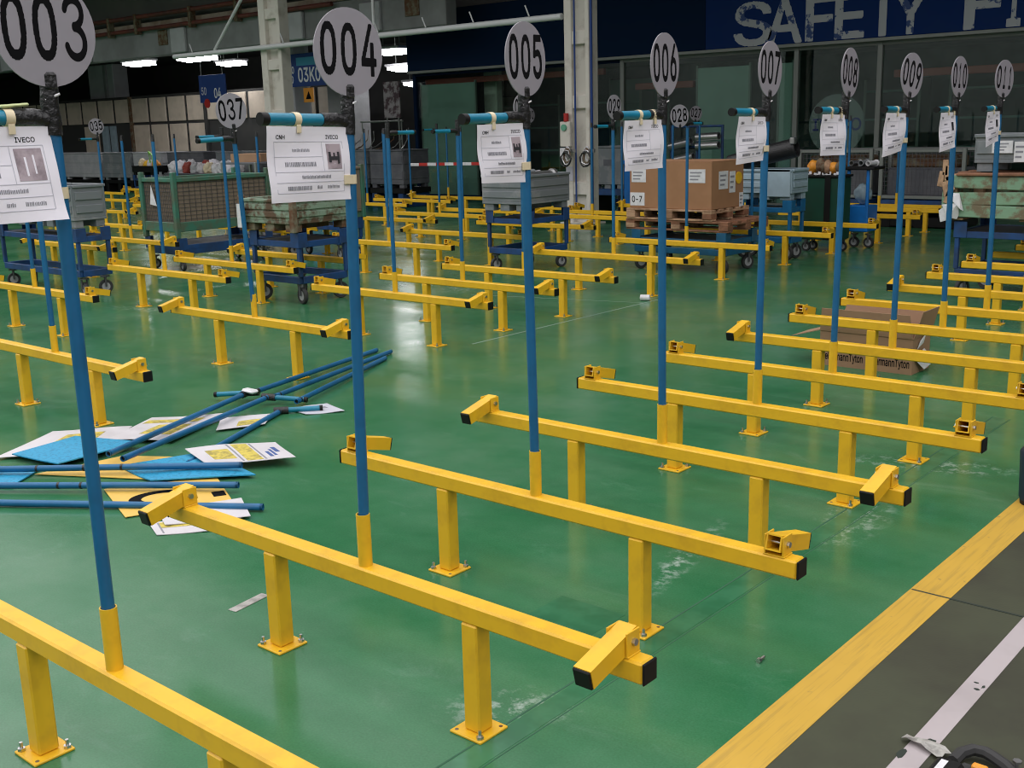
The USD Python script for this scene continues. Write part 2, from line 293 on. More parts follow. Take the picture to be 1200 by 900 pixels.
# green floor: poured resin with cloudy tone, scuffs and an uneven gloss
M['floor'] = usdkit.material(stage, '/World/Looks/green_floor', {
    'tc': ('texture_coordinate', {}),
    'n1': ('noise_texture', {'scale': .9, 'detail': 7, 'roughness': .66}),
    'r1': ('rgb_ramp', {'ramp': [(0, (.016, .118, .042)), (.36, (.026, .145, .057)), (.52, (.044, .166, .075)), (.68, (.075, .19, .10)), (1, (.095, .205, .12))]}),
    'mp': ('mapping', {'scale': (1.0, 2.2, 1.0), 'rotation': (0, 0, .5)}),
    'n2': ('noise_texture', {'scale': 1.7, 'detail': 8, 'roughness': .68, 'distortion': .6}),
    'r2': ('rgb_ramp', {'ramp': [(0, (0, 0, 0)), (.58, (0, 0, 0)), (.72, (.28, .28, .28)), (1, (.4, .4, .4))]}),
    'm1': ('mix_color', {'b': (.16, .28, .20)}),
    'n3': ('noise_texture', {'scale': 9.0, 'detail': 7, 'roughness': .7}),
    'r3': ('rgb_ramp', {'ramp': [(0, (0, 0, 0)), (.68, (0, 0, 0)), (.74, (.35, .35, .35)), (1, (.5, .5, .5))]}),
    'm2': ('mix_color', {'b': (.25, .36, .29)}),
    'n5': ('noise_texture', {'scale': 140.0, 'detail': 2}),
    'r5': ('rgb_ramp', {'ramp': [(0, (.72, .76, .74)), (.35, (.92, .93, .92)), (.5, (1, 1, 1)), (.65, (1.08, 1.07, 1.08)), (1, (1.35, 1.25, 1.3))]}),
    'm3': ('mix_color', {'blend_type': 'multiply', 'fac': 1.0}),
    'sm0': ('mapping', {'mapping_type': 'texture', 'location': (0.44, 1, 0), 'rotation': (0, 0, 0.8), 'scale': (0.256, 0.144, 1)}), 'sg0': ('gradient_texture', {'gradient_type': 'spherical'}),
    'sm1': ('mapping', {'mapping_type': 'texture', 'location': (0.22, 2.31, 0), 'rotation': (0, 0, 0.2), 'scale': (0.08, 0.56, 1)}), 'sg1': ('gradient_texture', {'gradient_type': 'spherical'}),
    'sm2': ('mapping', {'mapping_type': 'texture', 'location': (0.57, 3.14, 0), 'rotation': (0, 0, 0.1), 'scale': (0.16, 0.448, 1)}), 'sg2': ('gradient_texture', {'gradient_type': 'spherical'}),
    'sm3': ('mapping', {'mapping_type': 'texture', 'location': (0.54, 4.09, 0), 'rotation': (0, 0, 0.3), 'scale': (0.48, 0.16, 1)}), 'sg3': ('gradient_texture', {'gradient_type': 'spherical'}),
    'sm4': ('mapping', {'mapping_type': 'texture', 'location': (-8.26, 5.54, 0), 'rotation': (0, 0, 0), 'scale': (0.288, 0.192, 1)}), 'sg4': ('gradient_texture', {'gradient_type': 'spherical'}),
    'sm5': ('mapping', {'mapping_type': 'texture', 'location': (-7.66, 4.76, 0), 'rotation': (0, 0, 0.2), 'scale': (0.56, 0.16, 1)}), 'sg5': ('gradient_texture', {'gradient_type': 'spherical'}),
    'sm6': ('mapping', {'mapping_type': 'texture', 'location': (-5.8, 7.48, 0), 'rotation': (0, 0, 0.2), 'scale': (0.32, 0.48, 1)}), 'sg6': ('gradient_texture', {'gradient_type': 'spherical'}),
    'sa1': ('math', {'math_type': 'maximum'}),
    'sa2': ('math', {'math_type': 'maximum'}),
    'sa3': ('math', {'math_type': 'maximum'}),
    'sa4': ('math', {'math_type': 'maximum'}),
    'sa5': ('math', {'math_type': 'maximum'}),
    'sa6': ('math', {'math_type': 'maximum'}),
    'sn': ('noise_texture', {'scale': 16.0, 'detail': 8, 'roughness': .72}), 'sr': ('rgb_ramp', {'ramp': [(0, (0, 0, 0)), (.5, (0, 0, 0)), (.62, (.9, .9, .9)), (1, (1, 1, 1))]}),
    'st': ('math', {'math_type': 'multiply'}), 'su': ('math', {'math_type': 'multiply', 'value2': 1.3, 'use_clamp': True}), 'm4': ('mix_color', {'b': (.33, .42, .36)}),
    'n4': ('noise_texture', {'scale': 1.1, 'detail': 4}),
    'rr': ('map_range', {'from_min': .3, 'from_max': .7, 'to_min': .14, 'to_max': .27}),
    'bn': ('noise_texture', {'scale': 3.2, 'detail': 3}),
    'bp': ('bump', {'strength': .05, 'distance': .02}),
    'p': ('principled_bsdf', {'specular_ior_level': .33})},
    [('tc.object', 'n1.vector'), ('n1.fac', 'r1.fac'), ('tc.object', 'mp.vector'), ('mp.vector', 'n2.vector'), ('n2.fac', 'r2.fac'), ('r1.color', 'm1.a'), ('r2.color', 'm1.fac'),
     ('tc.object', 'n3.vector'), ('n3.fac', 'r3.fac'), ('m1.result', 'm2.a'), ('r3.color', 'm2.fac'), ('tc.object', 'n5.vector'), ('n5.fac', 'r5.fac'), ('m2.result', 'm3.a'), ('r5.color', 'm3.b'),
     ('tc.object', 'sm0.vector'), ('sm0.vector', 'sg0.vector'), ('tc.object', 'sm1.vector'), ('sm1.vector', 'sg1.vector'), ('tc.object', 'sm2.vector'), ('sm2.vector', 'sg2.vector'), ('tc.object', 'sm3.vector'), ('sm3.vector', 'sg3.vector'), ('tc.object', 'sm4.vector'), ('sm4.vector', 'sg4.vector'), ('tc.object', 'sm5.vector'), ('sm5.vector', 'sg5.vector'), ('tc.object', 'sm6.vector'), ('sm6.vector', 'sg6.vector'), ('sg0.fac', 'sa1.value1'), ('sg1.fac', 'sa1.value2'), ('sa1.value', 'sa2.value1'), ('sg2.fac', 'sa2.value2'), ('sa2.value', 'sa3.value1'), ('sg3.fac', 'sa3.value2'), ('sa3.value', 'sa4.value1'), ('sg4.fac', 'sa4.value2'), ('sa4.value', 'sa5.value1'), ('sg5.fac', 'sa5.value2'), ('sa5.value', 'sa6.value1'), ('sg6.fac', 'sa6.value2'), ('tc.object', 'sn.vector'), ('sn.fac', 'sr.fac'), ('sa6.value', 'su.value1'), ('su.value', 'st.value1'), ('sr.color', 'st.value2'), ('m3.result', 'm4.a'), ('st.value', 'm4.fac'), ('m4.result', 'p.base_color'), ('tc.object', 'n4.vector'), ('n4.fac', 'rr.value'), ('rr.result', 'p.roughness'), ('tc.object', 'bn.vector'), ('bn.fac', 'bp.height'), ('bp.normal', 'p.normal')], surface='p.BSDF')
# window pane: clear with a fresnel reflection and a little green tint
M['pane'] = usdkit.material(stage, '/World/Looks/window_pane', {
    't': ('transparent_bsdf', {'color': (.80, .90, .86)}), 'g': ('glossy_bsdf', {'color': (1, 1, 1), 'roughness': .02}),
    'f': ('layer_weight', {'blend': .5}), 'w': ('math', {'math_type': 'power', 'value2': 5.0}), 'y': ('math', {'math_type': 'multiply_add', 'value2': .95, 'value3': .05}), 'x': ('mix_closure', {})},
    [('f.facing', 'w.value1'), ('w.value', 'y.value1'), ('y.value', 'x.fac'), ('t.BSDF', 'x.closure1'), ('g.BSDF', 'x.closure2')], surface='x.closure')
# worn white lettering: white paint flaked away in patches to the blue board
M['worn_white'] = usdkit.material(stage, '/World/Looks/worn_white_paint', {
    'tc': ('texture_coordinate', {}), 'n': ('noise_texture', {'scale': 3.6, 'detail': 8, 'roughness': .62}),
    'r': ('rgb_ramp', {'ramp': [(0, (.42, .45, .47)), (.54, (.42, .45, .47)), (.57, (.02, .06, .2)), (1, (.02, .05, .18))]}),
    'p': ('principled_bsdf', {'roughness': .6})},
    [('tc.object', 'n.vector'), ('n.fac', 'r.fac'), ('r.color', 'p.base_color')], surface='p.BSDF')
M['fascia_blue'] = mat('fascia_blue', (.006, .028, .13), .85, dirt=(.012, .035, .12), amount=.4, scale=2, spec=.15)

# ------------------------------------------------------------------ the hall
XS0, XS1, XW0, XW1 = 1.05, 1.19, 1.443, 1.511     # yellow strip and white line, running away along y
struct('floor', MB().box((-60, -14, -.2), (XS0, 24, 0)).m, M['floor'])
struct('floor', MB().box((XS0, -14, -.2), (16, 24, 0)).m, M['dark_road'])
def strip(x0, x1, ys, mat, name, label, z=.0015):
    mb = MB()
    for a, b in zip(ys[:-1], ys[1:]): mb.box((x0, a, 0.0002), (x1, b - .006, z))
    struct(name, mb.m, mat, label)
strip(XS0 - .004, XS1, [-14, -6, 2.56, 11, 18], M['lane_yellow'], 'trim_1', 'worn yellow painted strip along the edge of the green floor')
strip(XW0, XW1, [-14, 18], M['lane_white'], 'trim_2', 'white tape line on the grey lane')
struct('trim_3', MB().box((1.052, 2.551, .0003), (6, 2.561, .0019)).m, M['joint'], 'dark expansion joint across the lane')
struct('trim_4', MB().slab([(-3.56, 5.2), (-3.54, 5.2), (-3.54, 7.9), (-3.56, 7.9)], 0, .0006).slab([(-5.4, 7.2), (-3.55, 7.655), (-3.55, 7.668), (-5.4, 7.213)], 0, .0006).m, M['joint_pale'], 'pale sawn joints in the green floor')
struct('trim_5', MB().box((.50, .1, .0001), (.58, 5.2, .0007)).m, M['patch'], 'darker repaired channel in the green floor')
struct('trim_6', MB().box((.487, .1, .0001), (.494, 5.2, .0006)).box((.586, .1, .0001), (.590, 5.2, .0006)).m, M['crack'], 'fine cracks along the repaired channel')
def ragged(cx, cy, rx, ry, seed):
    q = np.random.RandomState(seed); return [(cx + rx * k * math.cos(a), cy + ry * k * math.sin(a)) for a, k in zip(np.linspace(0, 2 * math.pi, 9, endpoint=False), q.uniform(.6, 1.1, 9))]
mb = MB()
for k, (cx, cy, rx, ry) in enumerate(((1.447, 1.465, .012, .03), (1.487, 1.575, .016, .016), (1.488, 1.945, .012, .008), (1.474, 1.985, .008, .006), (1.499, 1.97, .005, .012), (1.50, 2.53, .01, .025))): mb.slab(ragged(cx, cy, rx, ry, k), .0015, .0021)
struct('trim_8', mb.m, M['joint'], 'dark torn spots in the white tape line')
struct('trim_7', MB().box((.06, 1.44, .0001), (.34, 1.74, .0006)).m, M['patch'], 'square repaired patch in the green floor')
struct('ceiling', MB().box((-60, -14, 8), (16, 17.4, 8.3)).m, M['roof'])
struct('ceiling', MB().box((-60, 17.4, 4.25), (-17.6, 24, 4.45)).m, M['dark_wall'])
struct('wall_right', MB().box((15.8, -14, 0), (16, 24, 8)).m, M['hall_wall'])
struct('wall_left', MB().box((-60.2, -14, 0), (-60, 24, 8)).m, M['hall_wall'])
struct('wall_front', MB().box((-60, -14.2, 0), (16, -14, 8)).m, M['hall_wall'])
struct('wall_back', MB().box((-60, 23.8, 0), (16, 24, 8)).m, M['dark_wall'])
struct('wall_back', MB().box((-60, 17.2, 4.75), (-17.6, 17.5, 8)).box((-17.6, 18.75, 4.4), (16, 18.95, 8)).m, M['roof'])
# red roof girders that the office glass mirrors
for i, y in enumerate((-5.0, -1.0, 3.0, 7.0, 11.0)):
    t = thing('roof_girder', 'red brown steel girder under the hall roof', 'girder', (0, y, 7.2), kind='structure')
    part('top_flange', MB().box((-58, -.15, .5), (15, .15, .53)).m, M['red_rail'], t)
    part('web', MB().box((-58, -.012, 0.03), (15, .012, .5)).m, M['red_rail'], t)
    part('bottom_flange', MB().box((-58, -.15, 0), (15, .15, .03)).m, M['red_rail'], t)

# concrete beam with its rail, haunches and ducts
t = thing('concrete_beam', 'long grey concrete beam over the dark bay at the back left', 'beam', kind='structure')
part('beam', MB().cbox((-58, 17.0, 3.84), (-14.9, 17.35, 4.62), .02).m, M['concrete'], t)
part('upper_ledge', MB().cbox((-58, 16.95, 4.62), (-14.9, 17.4, 4.74), .01).m, M['beige'], t)
part('red_rail', MB().cyl((-58, 16.86, 4.56), (-18.4, 16.86, 4.56), .055, 12).m, M['red_rail'], t, smooth=40)
part('red_rail', MB().cyl((-58, 16.86, 4.90), (-18.4, 16.86, 4.90), .06, 12).m, M['red_rail'], t, smooth=40)
for x in (-34.6, -29.7, -24.8, -19.9, -17.2):
    part('haunch', MB().cbox((x - .33, 16.9, 3.86), (x + .33, 17.0, 4.5), .02).m, M['pale_concrete'], t)
for x in (-25.6, -15.9):
    part('vent', MB().cbox((x - .22, 16.97, 4.1), (x + .22, 17.02, 4.5), .01).m, M['rust'], t)
for x in (-33, -31, -28, -26.6, -24, -22, -20.5):
    part('rail_clip', MB().cbox((x - .06, 16.78, 4.44), (x + .06, 16.96, 4.98), .01).m, M['rust'], t)
for k, (x, w) in enumerate(((-36.45, .85), (-28.0, .0), (-22.9, .35), (-20.7, .5))):
    if w:
        t = thing('concrete_pillar', 'grey concrete pillar %s' % ['behind the cream cabinets at the far left', '', 'just left of the cream column at the back', 'dim behind the hanging blue sign board'][k], 'pillar', (x, 21.6 if k == 0 else 19.25, 0), kind='structure')
        part('shaft', MB().cbox((-w, -.3, 0), (w, .3, 4.24), .02).m, M['pale_concrete' if k != 3 else 'concrete'], t)
        part('pilaster', MB().cbox((w * .3, -.36, 0), (w * .55, -.3, 4.24), .02).m, M['concrete'], t)
# cream cabinets: two tiers of cream panels
t = thing('cabinet_wall', 'two tiers of cream steel cabinet panels along the dark back bay', 'cabinets', (0, 20.6, 0))
part('frame', MB().box((-42.4, .05, 0), (-22.9, .5, 3.02)).m, M['dark_wall'], t)
xs = [-42.3 + 1.1 * k for k in range(18)]
for k, x in enumerate(xs):
    part('panel', MB().cbox((x + .07, 0, 2.14), (x + 1.02, .05, 2.93), .012).m, M['cream'], t)
    if 8 <= k <= 11 or k == 5:
        part('panel', MB().cbox((x + .07, 0, 1.0), (x + 1.02, .05, 2.05), .012).m, M['cream'], t)
part('divider', MB().box((-33.58, -.05, .8), (-33.44, .05, 3.0)).m, M['rust'], t)
part('divider', MB().box((-29.16, -.05, .8), (-29.02, .05, 3.0)).m, M['dark_wall'], t)
part('shelf_stack', MB().box((-35.5, -.02, 1.0), (-35.1, .04, 2.05)).box((-34.95, -.02, 1.0), (-34.6, .04, 2.05)).m, M['pale_bin'], t)
# strip lamps under the bay roof
for k, (x, y, z, w, lab) in enumerate(((-29.0, 18.3, 3.68, .6, 'leftmost strip lamp glowing under the bay roof at the left'), (-26.0, 18.3, 3.66, .72, 'wide strip lamp glowing under the bay roof right of the leftmost lamp'),
        (-27.0, 20.2, 3.62, .5, 'small strip lamp glowing above the blue heart sign'), (-18.6, 18.9, 3.42, .42, 'upper strip lamp right of the sign 004'),
        (-18.9, 19.6, 3.05, .42, 'middle strip lamp right of the sign 004'), (-20.6, 21.6, 2.75, .2, 'lowest small lamp right of the sign 004'))):
    t = thing('strip_lamp', lab, 'lamp', (x, y, z))
    part('housing', MB().cbox((-w - .06, -.24, .2), (w + .06, .24, .26), .01).m, M['pale_concrete'], t)
    part('diffuser', MB().slab([(-w, -.2), (w, -.2), (w, .2), (-w, .2)], (.12, .12, .07, .07), .2).m, M['lamp'], t, 'glowing white diffuser')
    part('rod', MB().cyl((-w * .7, 0, .26), (-w * .7, 0, 4.245 - z), .012, 6).m, M['frame'], t)
    part('rod', MB().cyl((w * .7, 0, .26), (w * .7, 0, 4.245 - z), .012, 6).m, M['frame'], t)

# cream steel columns
def column(x, y, w, d, lab):
    t = thing('steel_column', lab, 'column', (x, y, 0), kind='structure')
    part('left_flange', MB().cbox((-w / 2, -d / 2, 0), (-w / 2 + .30 * w, d / 2, 7.9), .01).m, M['column'], t)
    part('right_flange', MB().cbox((w / 2 - .16 * w, -d / 2, 0), (w / 2, d / 2, 7.9), .01).m, M['column'], t)
    part('web', MB().box((-w / 2 + .30 * w, -.03, 0), (w / 2 - .16 * w, .03, 7.9)).m, M['column'], t)
    for z in (.5, 1.95, 3.0, 4.05, 5.1):
        part('batten_plate', MB().cbox((-w / 2 + .28 * w, -d / 2 + .02, z), (w / 2 - .14 * w, d / 2 - .02, z + .22), .01).m, M['column'], t)
    part('base_plate', MB().cbox((-w / 2 - .08, -d / 2 - .08, 0), (w / 2 + .08, d / 2 + .08, .03), .005).m, M['column'], t)
    return t
c1 = column(-17.72, 14.6, .70, .26, 'cream steel column at the back left, left of sign 004')
c2 = column(-9.42, 14.5, .52, .26, 'cream steel column at the back centre, right of sign 005')
part('conduit', MB().cyl((-.02, -.15, .1), (-.02, -.15, 7.8), .016, 8).m, M['sign_blue'], c2, 'thin blue conduit', smooth=40)
part('conduit', MB().cyl((.29, -.10, .1), (.29, -.10, 7.8), .022, 8).m, M['sign_blue'], c2, 'thin blue conduit', smooth=40)
part('striped_label', MB().box((-.24, -.138, .74), (-.10, -.130, .98)).m, M['print_light'], c2, 'grey striped label')
t = thing('control_box', 'small grey control box with a green button on the centre column', 'control box', (-9.62, 14.27, 1.32))
part('case', MB().cbox((-.10, 0, 0), (.12, .06, .42), .01).m, M['column'], t)
part('button', MB().cyl((0, -.03, .32), (0, 0, .32), .055, 14).m, M['green_box'], t, 'green button', smooth=40)
part('beacon', MB().cyl((.02, .03, .42), (.02, .03, .56), .045, 10).m, M['red'], t, 'red beacon', smooth=40)
part('socket', MB().cbox((-.08, -.04, -.2), (.05, .06, -.02), .01).m, M['white_plastic'], t)
for k, (x, lab) in enumerate(((-9.52, 'tangle of pale hoses under the control box on the centre column'), (-9.1, 'coiled hoses hanging on the right side of the centre column'))):
    r2 = random.Random(k + 3); t = thing('hose_coil', lab, 'hose', (x, 14.24, 1.1))
    part('bracket', MB().cbox((-.1, .02, .12), (.1, .08, .18), .005).m, M['silver'], t)
    for q in range(4):
        a = [(.05 * math.cos(s) * (1 + .4 * q) + r2.uniform(-.02, .02), -.02 - .02 * q, .10 + .12 * math.sin(s) - .03 * q) for s in np.linspace(0, 6.2, 12)]
        part('hose', MB().tube(a, .015, 6).m, M[['white_plastic', 'rust', 'silver', 'tape'][q]], t, smooth=40)
# white pipe between the columns, with clips
t = thing('overhead_pipe', 'white pipe with little clips running between the two cream columns', 'pipe', (0, 14.38, 3.47))
part('pipe', MB().cyl((-21.2, 0, 0), (-9.72, 0, 0), .055, 12).m, M['white_pipe'], t, smooth=40)
for x in (-20.4, -17.1, -15.2, -14.2, -12.9, -11.7, -10.4):
    part('clip', MB().cyl((x, -.04, .05), (x - .09, -.04, .24), .013, 6).m, M['white_pipe'], t)
part('hanger', MB().cyl((-14.35, 0, .05), (-14.35, 0, 4.4), .03, 8).m, M['white_pipe'], t, smooth=40)
part('brace', MB().cyl((-19.6, 0, .05), (-18.2, 0, 1.3), .035, 8).m, M['white_pipe'], t, smooth=40)

# glazed office front with its blue fascia
GY = 18.5
part_x = [-17.42, -11.35, -7.45, -5.86, -1.2, 3.0, 7.0]
for k in range(len(part_x) - 1):
    a, b = part_x[k], part_x[k + 1]
    w = thing('window_%d' % (k + 1), 'tall office window pane under the blue fascia, bay %d from the left' % (k + 1), 'window', (a, GY, 0), kind='structure')
    part('frame', MB().cbox((-.04, -.05, 0), (.05, .05, 2.98), .005).cbox((.05, -.04, 0), (b - a - .04, .04, .12), .005).cbox((.05, -.04, 2.9), (b - a - .04, .04, 2.98), .005).m, M['navy' if k == 0 else 'frame'], w)
    part('pane', MB().box((.05, -.006, .12), (b - a - .04, .006, 2.9)).m, M['pane'], w)
struct('wall_office', MB().box((-17.5, 22.4, 0), (16, 22.6, 4.4)).m, M['office_dark'])
struct('wall_office', MB().box((-17.55, 18.6, 0), (-17.45, 22.4, 4.4)).m, M['navy'])
struct('ceiling', MB().box((-17.5, 18.6, 3.02), (16, 22.4, 3.1)).m, M['office_dark'])
for k, (x0, x1, y, mt, lab) in enumerate(((-17.3, -15.5, 18.56, 'frost', 'tall pale green panel behind the leftmost office window'), (-9.62, -8.42, 18.56, 'frost', 'wide pale green panel behind the office window above the big cardboard box'),
        (-7.85, -7.52, 18.56, 'frost', 'narrow pale green panel left of the window post near sign 007'), (-13.9, -12.2, 21.6, 'office', 'teal partition deep in the office behind sign 005'), (-3.9, -2.4, 21.8, 'office', 'teal partition deep in the office behind sign 011'))):
    t = thing('partition_panel', lab, 'partition', (x0, y, 0))
    part('panel', MB().cbox((.04, -.02, .05), (x1 - x0 - .04, .02, 2.7), .004).m, M[mt], t)
    part('frame', MB().cbox((0, -.03, 0), (.04, .03, 2.75), .004).cbox((x1 - x0 - .04, -.03, 0), (x1 - x0, .03, 2.75), .004).m, M['frame'], t)
for k, (x0, x1, z, lab) in enumerate(((-17.3, -12.0, 2.70, 'long red beam in the office behind sign 005'), (-5.7, 2, 2.35, 'long red beam in the office behind signs 009 to 011'), (-11.2, -9.8, 2.35, 'short red beam in the office behind sign 006'))):
    single('red_beam', MB().cbox((x0, 18.72, z), (x1, 18.82, z + .13), .01).m, M['office_red'], lab, 'beam')
for k, (x0, x1, lab) in enumerate(((-16.8, -15.0, 'left'), (-14.4, -12.6, 'second'), (-11.0, -10.1, 'third'), (-7.2, -6.1, 'fourth'), (-5.5, -3.6, 'fifth'), (-3.0, -1.4, 'rightmost'))):
    t = thing('shelf_rack', 'dim shelf rack inside the glazed office, %s one from the left' % lab if k not in (0, 5) else 'dim shelf rack inside the glazed office, the %smost one' % lab.replace('most', ''), 'rack', (x0, 21.0, 0))
    for s in (0, x1 - x0): part('upright', MB().box((s - .03, 0, 0), (s + .03, .5, 2.4)).m, M['frame'], t)
    for z in (.5, 1.05, 1.6, 2.15): part('shelf', MB().box((.03, 0, z), (x1 - x0 - .03, .5, z + .04)).m, M['office'], t)
single('office_pillar', MB().cbox((-15.75, 19.1, 0), (-15.35, 19.3, 3.02), .01).m, M['column'], 'dim pale pillar inside the office behind sign 005', 'pillar')
# fascia
t = thing('fascia_sign', 'long dark blue fascia board with big worn white SAFETY lettering', 'sign', (0, 18.33, 0), kind=None)
part('board', MB().cbox((-17.5, 0, 3.02), (-9.3, .5, 4.35), .01).m, M['navy'], t, 'plain dark navy part of the board')
part('board', MB().cbox((-9.3, 0, 3.02), (16, .5, 4.35), .01).m, M['fascia_blue'], t)
part('lower_edge', MB().cbox((-17.5, -.03, 2.96), (16, .3, 3.02), .005).m, M['frame'], t)
for ch, x0, w in (('S', -8.68, .80), ('A', -8.0, .72), ('F', -7.22, .56), ('E', -6.66, .55), ('T', -6.08, .60), ('Y', -5.62, .64), ('F', -4.40, .62), ('I', -3.72, .22), ('R', -3.35, .6), ('S', -2.65, .66), ('T', -1.9, .6)):
    v, f = text(ch, .74, True); v = v.copy(); lo, hi = v[:, 0].min(), v[:, 0].max()
    v[:, 0] = (v[:, 0] - lo) / (hi - lo) * w; v[:, 2] *= .6
    part('letter', MB().add(np.stack([x0 + v[:, 0], -v[:, 2] - .002, 3.06 + v[:, 1]], 1), f).m, M['worn_white'], t)
# grey round emblem behind the glass with blue letters
t = thing('round_emblem', 'big dim grey disc with blue letters behind the glass beside sign 008', 'emblem', (-6.64, 18.5065, 1.56))
part('plate', MB().cyl((0, 0, 0), (0, .003, 0), .54, 40).m, M['logo_grey'], t)
v, f = text('IVECO', .21, True); w = v[:, 0].max()
part('lettering', MB().add(np.stack([(v[:, 0] / w - .5) * .95, -v[:, 2] * .1 - .0001, v[:, 1] - .10], 1), f).m, M['logo_blue'], t)

# hanging boards in the dark bay at the left
def hanging(name, lab, cat, x, y, z, w, h, mt, rods=True):
    t = thing(name, lab, cat, (x, y, z))
    part('board', MB().cbox((-w / 2, 0, 0), (w / 2, .03, h), .004).m, M[mt], t)
    if rods:
        for s in (-.4, .4): part('rod', MB().cyl((s * w, .015, h), (s * w, .015, 4.24 - z), .01, 6).m, M['frame'], t)
    return t
t = hanging('hanging_sign', 'blue hanging sign board reading 03K0 left of sign 004', 'sign', -20.75, 18.0, 2.82, 1.75, .82, 'sign_blue')
def board_text(t, s, h, x, z, mt, name='lettering', squash=.75):
    v, f = text(s, h, True)
    part(name, MB().add(np.stack([x + v[:, 0] * squash, -.002 - v[:, 2] * .3, z + v[:, 1]], 1), f).m, M[mt], t)
part('cyan_band', MB().box((-.47, -.004, .52), (.85, 0, .72)).m, M['sign_cyan'], t)
board_text(t, '03K0', .34, -.45, .12, 'sign_white')
board_text(t, '50', .17, -.80, .34, 'sign_white'); board_text(t, '50', .17, -.84, .1, 'sign_white')
t = hanging('hanging_sign', 'dark blue hanging sign board reading 04 with a red heart, behind sign 037', 'sign', -24.95, 18.0, 2.55, 1.25, .75, 'sign_blue')
board_text(t, '04', .26, .05, .12, 'sign_white'); board_text(t, '50', .2, -.55, .22, 'print_light')
part('red_heart', MB().cyl((-.28, -.02, -.02), (-.28, 0, -.02), .13, 14).m, M['red'], t, 'red heart')
t = hanging('warning_card', 'small orange card with a black triangle under the 03K0 sign', 'card', -20.82, 18.0, 2.42, .38, .36, 'orange', False)
part('triangle', MB().add([(-.1, -.004, .08), (.12, -.004, .08), (.02, -.004, .28)], [(0, 1, 2)]).m, M['ink'], t)
part('rod', MB().cyl((0, .015, .36), (0, .015, .41), .01, 6).m, M['frame'], t)
t = hanging('notice_board', 'mottled pale and dark poster on a stand left of the office corner', 'poster', -17.75, 18.0, 1.95, .55, .85, 'poster', False)
part('stand', MB().cyl((-.2, .02, -1.95), (-.2, .02, 0), .02, 8).cyl((.2, .02, -1.95), (.2, .02, 0), .02, 8).m, M['frame'], t)
t = thing('clothes_rail', 'thin grey rail on posts in front of the dark bay beside the office corner', 'rail', (-18.2, 18.2, 0))
part('bar', MB().cyl((-.9, 0, 1.88), (.6, 0, 1.88), .02, 8).m, M['frame'], t)
for s in (-.85, .55): part('post', MB().cyl((s, 0, 0), (s, 0, 1.88), .018, 8).m, M['frame'], t)

ORD = 'first second third fourth fifth sixth seventh eighth ninth tenth eleventh twelfth thirteenth fourteenth fifteenth sixteenth'.split()
# ------------------------------------------------------------------ yellow guide rails
RL, RH, TW = 1.034, .40, .06
def flap_mesh(length=.2, w=.052, th=.005):
    # hollow square tube along +y from 0, open at its near end
    mb = MB(); h = w / 2
    for a, b in (((-h, 0, h - th), (h, length, h)), ((-h, 0, -h), (h, length, -h + th)), ((-h, 0, -h + th), (-h + th, length, h - th)), ((h - th, 0, -h + th), (h, length, h - th))):
        mb.box(a, b)
    return mb
def hexnut(mb, p, axis, r=.009, h=.008):
    u, w, d = basis(axis); p = np.asarray(p, float)
    return mb.cyl(p, p + d * h, r, 6)
def build_rail(name, label, loc, fl, fr, dx, socket=True):
    t = thing(name, label, 'guide rail', loc)
    part('beam', MB().cbox((-RL, -.03, RH - TW), (RL, .03, RH), .006).m, M['yellow'], t)
    for s in (-1, 1):
        part('end_cap', MB().cbox((s * RL, -.03, RH - TW), (s * (RL + .007), .03, RH), .003).m, M['black'], t, 'black plastic end cap')
    for s in (-1, 1):
        x = s * .45
        p = part('post', MB().cbox((x - .03, -.03, .008), (x + .03, .03, RH - TW), .005).m, M['yellow'], t)
        part('base_plate', MB().cbox((x - .06, -.06, 0), (x + .06, .06, .008), .002).m, M['yellow'], p)
        for a, b in ((-1, -1), (1, 1)) if s > 0 else ((1, -1), (-1, 1)):
            part('bolt_hole', MB().cyl((x + a * .045, b * .045, .0078), (x + a * .045, b * .045, .0084), .006, 10).m, M['rust'], p, 'empty bolt hole')
        for a, b in ((1, -1), (-1, 1)) if s > 0 else ((-1, -1), (1, 1)):
            mb = MB(); hexnut(mb, (x + a * .045, b * .045, .008), (0, 0, 1), .011, .009); mb.cyl((x + a * .045, b * .045, .017), (x + a * .045, b * .045, .034), .005, 8)
            part('bolt', mb.m, M['steel'], p, 'zinc anchor bolt')
    if socket:
        part('socket', MB().lathe([(.0185, RH), (.0215, RH), (.0215, RH + .165), (.0185, RH + .165)], (dx, 0, 0), n=18).m, M['yellow'], t, 'upright yellow socket tube', smooth=40)
    for s, d in ((-1, fl), (1, fr)):
        if not d: continue
        x = s * .957; zc = RH + .037; droop = 14
        R = rot((1, 0, 0), -droop) if d > 0 else rot((0, 0, 1), 180) @ rot((1, 0, 0), -droop)
        mb = MB()
        mb.cbox((x - .036, -.028, RH), (x + .036, .028, RH + .004), .001)
        for q in (-1, 1): mb.cbox((x + q * .0275, -.028, RH + .004), (x + q * .0325, .028, RH + .066), .001)
        br = part('hinge_bracket', mb.m, M['yellow'], t)
        b = MB().cyl((x - .04, 0, zc), (x + .04, 0, zc), .005, 8)
        hexnut(b, (x + .0325, 0, zc), (1, 0, 0), .010, .009); hexnut(b, (x - .0325, 0, zc), (-1, 0, 0), .010, .009)
        part('hinge_bolt', b.m, M['steel'], br, 'zinc hinge bolt')
        a = part('swing_arm', flap_mesh().move(None, (0, -.03, 0)).move(R).move(None, (x, 0, zc)).m, M['yellow'], t)
        part('arm_cap', MB().cbox((-.0262, .17, -.0262), (.0262, .178, .0262), .003).move(R).move(None, (x, 0, zc)).m, M['black'], a, 'black plastic end cap')
    return t
